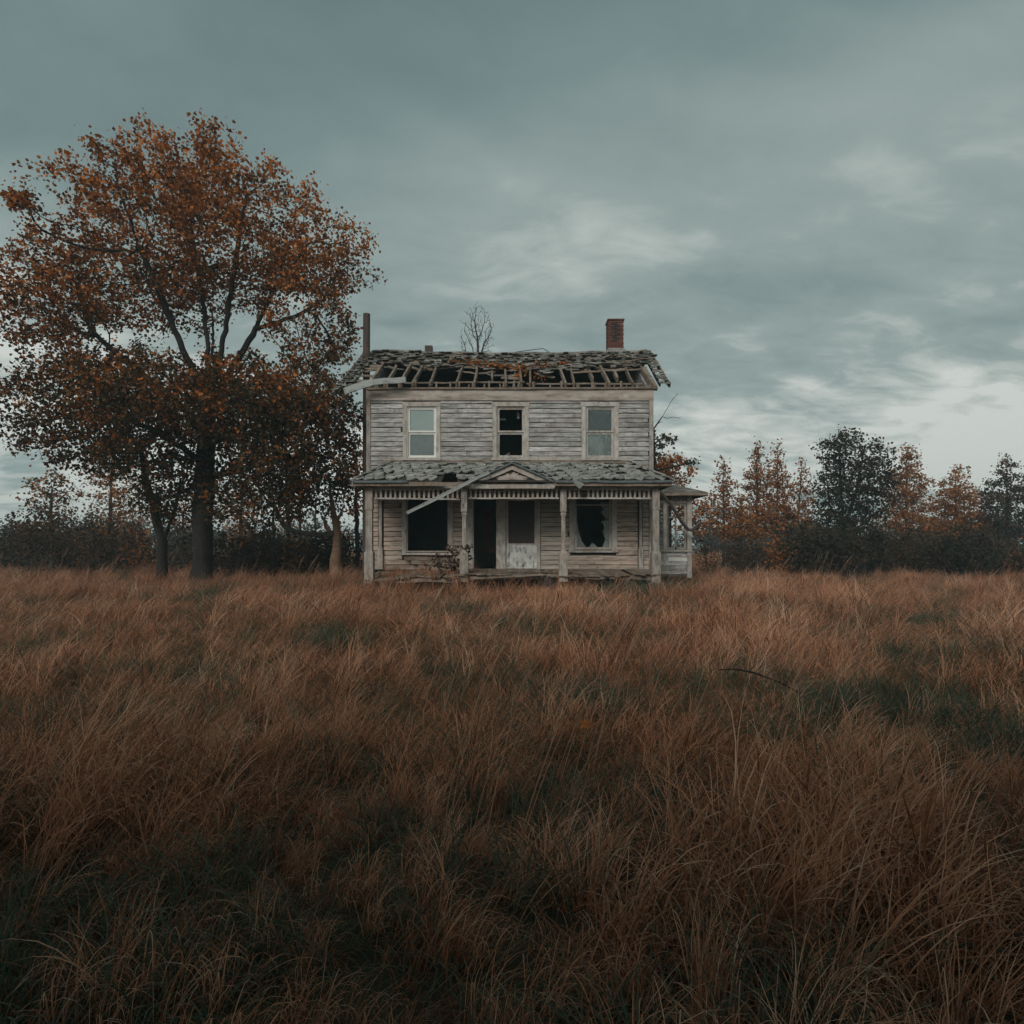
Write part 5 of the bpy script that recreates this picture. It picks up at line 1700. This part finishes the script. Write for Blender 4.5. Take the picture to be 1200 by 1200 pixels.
# single tall stalks that stand out in the photograph
for px, py, Y, s in ((548, 900, 4.6, 1.0), (505, 880, 5.0, 1.05), (690, 900, 4.3, 0.9), (520, 1010, 3.6, .9), (660, 960, 3.8, 1.0), (470, 800, 6.5, 1.0), (320, 820, 6.2, .95), (260, 800, 7, .9), (960, 850, 5.2, 1.0), (985, 820, 6, 1.0), (610, 1060, 3.0, 1.0), (540, 1050, 3.1, .9)):
    p = at(px, py, Y)
    for k in range(3): emit('s', p.x + gr.normal(0, .05), Y + gr.normal(0, .05), s, gr.integers(0, 2), gr.normal(0, .2))

for k, nm, coll, lab, cat in (('d', 'dry_grass', DRY, 'long reddish brown dry grass blown over across the field', 'grass'),
                              ('g', 'green_grass', GREEN, 'short dark green grass in patches between the dry grass', 'grass'),
                              ('s', 'grass_stalks', STALK, 'thin tall seed stalks leaning out of the dry grass', 'grass')):
    a = np.array(P[k])
    scatter(nm, coll, a[:, :3], a[:, 3:6], a[:, 6:9], a[:, 9].astype(int), lab, cat)

# ================================================================== undergrowth and far wood


def shrub_mesh(name, h, w, natt, mat, per, size, seed):
    global rng
    base = (0, 0, 0)
    st = []
    for k in range(6):
        a = 2 * PI * k / 6 + seed
        st.append([base, (math.cos(a) * w * .35, math.sin(a) * w * .35, h * .55)])
    pos, par = grow(ell_points([(0, 0, h * .55, w, w, h * .48)], natt), st, 0.2, 1.2, 0.32, bias=(0, 0, .1))
    mb, rad, kids = tree_meshes(pos, par, 0.009, 0.04, root_flare=1)
    cen = pos[rad < 0.03]
    tm = mb.mesh(name, M['bark_grey'])
    if per:
        lm = leaves_mesh(name, cen, per, 0.18, size, M[mat], seed=seed)
        nv = len(mb.v)
        lv = np.empty(len(lm.vertices) * 3, dtype=np.float32); lm.vertices.foreach_get('co', lv); lv = lv.reshape(-1, 3)
        li = np.empty(len(lm.loops), dtype=np.int32); lm.loops.foreach_get('vertex_index', li); li = li.reshape(-1, 3) + nv
        tt = np.empty(len(lm.polygons), dtype=np.float32); lm.attributes['tint'].data.foreach_get('value', tt)
        m = bpy.data.meshes.new(name)
        m.from_pydata(mb.v + [tuple(v) for v in lv.tolist()], [], mb.f + [tuple(f) for f in li.tolist()])
        m.materials.append(M['bark_grey']); m.materials.append(M[mat])
        m.polygons.foreach_set('material_index', np.array([0] * len(mb.f) + [1] * len(li), dtype=np.int32))
        a = m.attributes.new('tint', 'FLOAT', 'FACE'); a.data.foreach_set('value', np.concatenate([np.array(mb.t, dtype=np.float32), tt]))
        m.update()
        return m
    return tm


SHR = kit('shrub', [shrub_mesh('shrub', 1.9, 1.1, 220, 'leaf_thicket', 5, 0.14, 1), shrub_mesh('shrub', 2.4, 1.0, 220, 'leaf_rust', 3, 0.14, 2),
                    shrub_mesh('shrub', 2.2, 1.2, 240, 'leaf_dark', 5, 0.14, 3), shrub_mesh('shrub', 2.0, 1.3, 260, None, 0, 0, 4)])
pts = []; rot = []; scs = []; ids = []


def strew(px0, px1, Y0, Y1, n, smin, smax, kinds):
    for k in range(n):
        Y = gr.uniform(Y0, Y1); x = (gr.uniform(px0, px1) - 600) * Y / F
        pts.append((x, Y, gz(x, Y) - .05)); rot.append((0, 0, gr.uniform(0, 6.28))); s = gr.uniform(smin, smax); scs.append((s, s, s * gr.uniform(.8, 1.2))); ids.append(gr.choice(kinds))


strew(240, 440, 28, 38, 34, 0.7, 1.2, [3, 3, 0, 2, 1])
strew(0, 240, 33, 42, 34, 0.8, 1.3, [0, 2, 1, 3])
strew(815, 1250, 33, 40, 55, 0.6, 0.9, [0, 2, 2, 0, 1])
strew(930, 1250, 31, 38, 46, 0.8, 1.15, [0, 2, 2])
strew(440, 800, 40, 52, 20, 0.8, 1.2, [0, 1, 2, 3])
scatter('undergrowth', SHR, pts, rot, scs, ids, 'tangled brown undergrowth along the edge of the field', 'undergrowth')
pts = []; rot = []; scs = []; ids = []
strew(-150, 1350, 85, 120, 150, 1.8, 3.2, [0, 1, 2, 0])
scatter('far_wood', SHR, pts, rot, scs, ids, 'distant brown wood seen through the trees', 'wood')

# ---- small things lying in the grass
p = at(853, 836, 6.1)
mb = MB(); z = gz(p.x, 6.1) + 0.30
mb.tube([(p.x - .05, 6.2, z + .03), (p.x + .1, 6.15, z + .045), (p.x + .25, 6.1, z + .02), (p.x + .45, 6.0, z - .05), (p.x + .6, 5.95, z - .13)], [0.006, 0.009, 0.010, 0.009, 0.006], 6)
mb.tube([(p.x + .2, 6.12, z + .03), (p.x + .27, 6.15, z + .07), (p.x + .30, 6.17, z + .12)], [0.006, 0.004, 0.002], 5)
o = mk('fallen_branch', mb, M['bark'], None); tag(o, 'dark stick lying across the grass at the right', 'branch')
lv = at(686, 849, 4.15); mb = MB()
out = []
for k in range(15):
    a = 2 * PI * k / 15; r = 0.055 if k % 3 == 0 else (0.030 if k % 3 == 1 else 0.036)
    out.append((math.cos(a) * r, math.sin(a) * r * .8, 0.012 * math.sin(3 * a)))
mb._add([(0, 0, 0.014)] + out, [(0, 1 + i, 1 + (i + 1) % 15) for i in range(15)], 0.7)
mb.tube([(0, -.03, 0.0), (0.01, -.09, -0.02)], 0.0025, 4, t=0.3)
lo = put('fallen_leaf', mb.mesh('fallen_leaf', M['leaf_orange']), (lv.x, lv.y, lv.z), rot=(R(50), 0.1, 0.5)); tag(lo, 'single orange maple leaf caught in the grass', 'leaf')


# ================================================================== ADDED HAZE: thin teal volume that lifts the dark tones
hz_m = bpy.data.materials.new('added_teal_haze'); hz_m.use_nodes = True
hz_m.node_tree.nodes.clear()
_o = hz_m.node_tree.nodes.new('ShaderNodeOutputMaterial'); _v = hz_m.node_tree.nodes.new('ShaderNodeVolumePrincipled')
_v.inputs['Color'].default_value = (0.68, 0.94, 0.98, 1); _v.inputs['Density'].default_value = 0.0016; _v.inputs['Anisotropy'].default_value = 0.0
hz_m.node_tree.links.new(_v.outputs[0], _o.inputs['Volume'])
mb = MB(); mb.box(-900, 900, -1000, 1000, -2.0, 18.5)
tag(put('haze', mb.mesh('haze', hz_m), (0, 0, 0)), kind='stuff')
